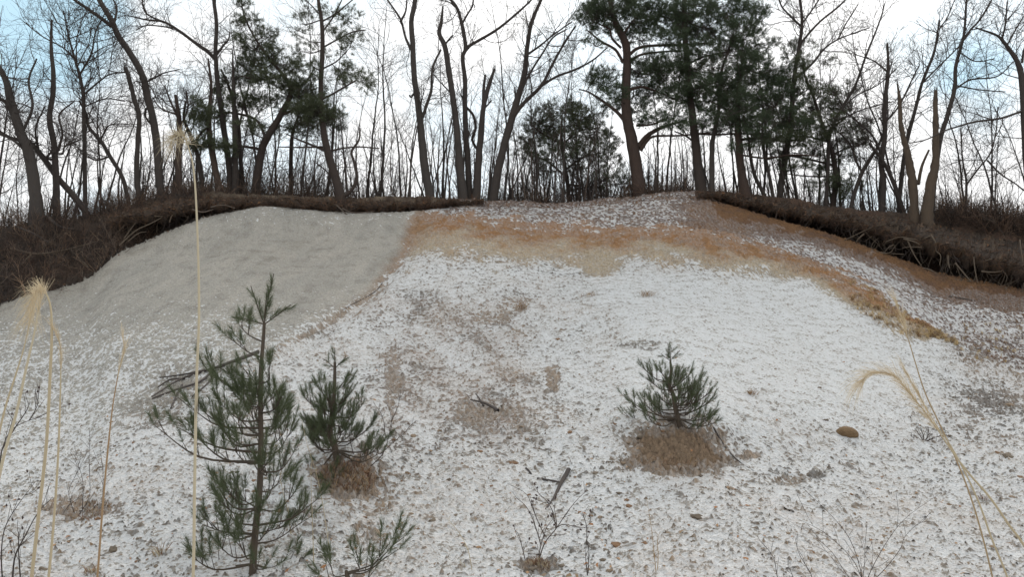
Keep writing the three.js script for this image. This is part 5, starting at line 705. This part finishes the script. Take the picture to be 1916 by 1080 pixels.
{ // straw over the end of the ochre band
  const R = rng(851), g = new Geo(), L = []; for (let k = 0; k < 12; k++) { const d = V(R() - 0.5, 0.8, (R() - 0.3)).normalize(), m = d.clone().multiplyScalar(0.07); g.blade(V((R() - 0.5) * 0.06, 0, (R() - 0.5) * 0.06), m, m.clone().multiplyScalar(1.7).add(V(d.x * 0.06, -0.05, d.z * 0.06)), 0.005, V().crossVectors(d, randDir(R)).normalize()); }
  for (let k = 0; k < 330; k++) { const px = lerp(1590, 1790, R() ** 0.9), py = lerp(cTop(px), cBot(px) + 4, R()); L.push([hit(px, py), look(V((R() - 0.6) * 0.8, 1, R() * 0.5).normalize(), R), 0.6 + 0.8 * R()]); }
  for (let k = 0; k < 70; k++) { const px = lerp(1800, 1916, R()), py = lerp(600, 680, R()); L.push([hit(px, py), look(V((R() - 0.6), 1, R() * 0.5).normalize(), R), 0.5 + 0.7 * R()]); }
  const tn = [rgb(1.2, 1.3, 1.3), rgb(1.6, 1.75, 1.8), rgb(0.7, 0.65, 0.6)];
  tag(instanced(scene, 'straw_patch', g.build(), M.dryGrass, L, 'stuff', (i) => tn[i % 3]), 'matted straw over the low end of the ochre band', 'straw', null, 'stuff');
}
{ // the stone
  const g = new THREE.IcosahedronGeometry(1, 5), p = g.attributes.position, b = hit(1586, 816), w = pxm(20, -b.z), v = V();
  for (let i = 0; i < p.count; i++) { v.fromBufferAttribute(p, i); const n = 1 + 0.10 * fbm(v.x * 1.3 + 5, v.y * 1.3 + v.z * 1.7, 3) + 0.02 * fbm(v.x * 7, v.y * 7 + v.z * 5, 2); p.setXYZ(i, v.x * w * n * (1 - 0.08 * v.y), v.y * w * 0.56 * n, v.z * w * 0.7 * n); }
  g.computeVertexNormals(); const m = new THREE.Mesh(g, new THREE.MeshStandardMaterial({ color: rgb(0.24, 0.15, 0.075), roughness: 0.8, map: grainTone, bumpMap: grainBump, bumpScale: 0.01 })); m.name = 'stone'; m.position.copy(b).add(V(0, w * 0.3, 0)); m.rotation.z = -0.22; m.castShadow = m.receiveShadow = true; tag(m, 'smooth brown stone lying on the snow', 'stone'); scene.add(m);
}
{ // clods of earth and bits of dead leaf over the lower slope
  const R = rng(861), mk = (s) => { const g = new THREE.IcosahedronGeometry(1, 1), p = g.attributes.position, h = {}; for (let i = 0; i < p.count; i++) { const x = p.getX(i), y = p.getY(i), z = p.getZ(i), n = 1 + 0.55 * noise(x * 1.7 + s, y * 1.7 + z * 2.1 + s); p.setXYZ(i, x * n * 1.25, y * n * 0.6, z * n); } g.computeVertexNormals(); return g; };
  const L = [[], []], lf = [];
  for (let k = 0; k < 2600; k++) {
    const px = R() * 1990 - 37, py = 560 + 540 * Math.sqrt(R()), p = hit(px, py); if (py < 700 && px < cGully(py)) continue;
    const s = 0.008 + 0.03 * R() ** 4; if (R() < 0.82) L[k % 2].push([p.add(V(0, s * 0.2, 0)), look(V((R() - 0.5) * 0.6, 1, (R() - 0.5) * 0.6).normalize(), R), s]); else lf.push([p.add(V(0, 0.02, 0)), new THREE.Quaternion().setFromEuler(new THREE.Euler((R() - 0.5) + 0.3, R() * 6.28, (R() - 0.5))), 0.4 + 0.5 * R()]);
  }
  for (const [x, y, s] of [[1305, 970, 0.07], [1155, 1022, 0.06], [810, 975, 0.07], [775, 817, 0.05], [1118, 768, 0.05], [960, 867, 0.06], [1905, 1008, 0.05], [1366, 916, 0.05], [1080, 668, 0.04], [1045, 636, 0.05], [1885, 855, 0.09], [1890, 760, 0.07], [215, 1030, 0.06]]) L[0].push([hit(x, y), look(V(0.2, 1, 0.1).normalize(), R), s]);
  const tn = [rgb(1, 1, 1), rgb(1.3, 1.2, 1.1), rgb(0.7, 0.68, 0.66), rgb(1.15, 0.85, 0.65)];
  L.forEach((l, i) => tag(instanced(scene, 'earth_clods', mk(3 + 9 * i), new THREE.MeshStandardMaterial({ color: rgb(0.2, 0.16, 0.12), roughness: 1 }), l, 'stuff', (j) => tn[j % 4]), i ? 'small earth crumbs sprinkled through the snow' : 'brown earth clods scattered over the snow', 'clods', null, 'stuff'));
  const leaf = new Geo(); leaf.blade(V(0, 0, -0.04), V(0, 0.015, 0.0), V(0, 0.003, 0.045), 0.04, V(1, 0, 0)); tag(instanced(scene, 'fallen_leaves', leaf.build(), M.leafPale, lf, 'stuff', (j) => tn[j % 4]), 'curled dead leaves scattered over the snow', 'leaves', null, 'stuff');
}
renderer.render(scene, camera);
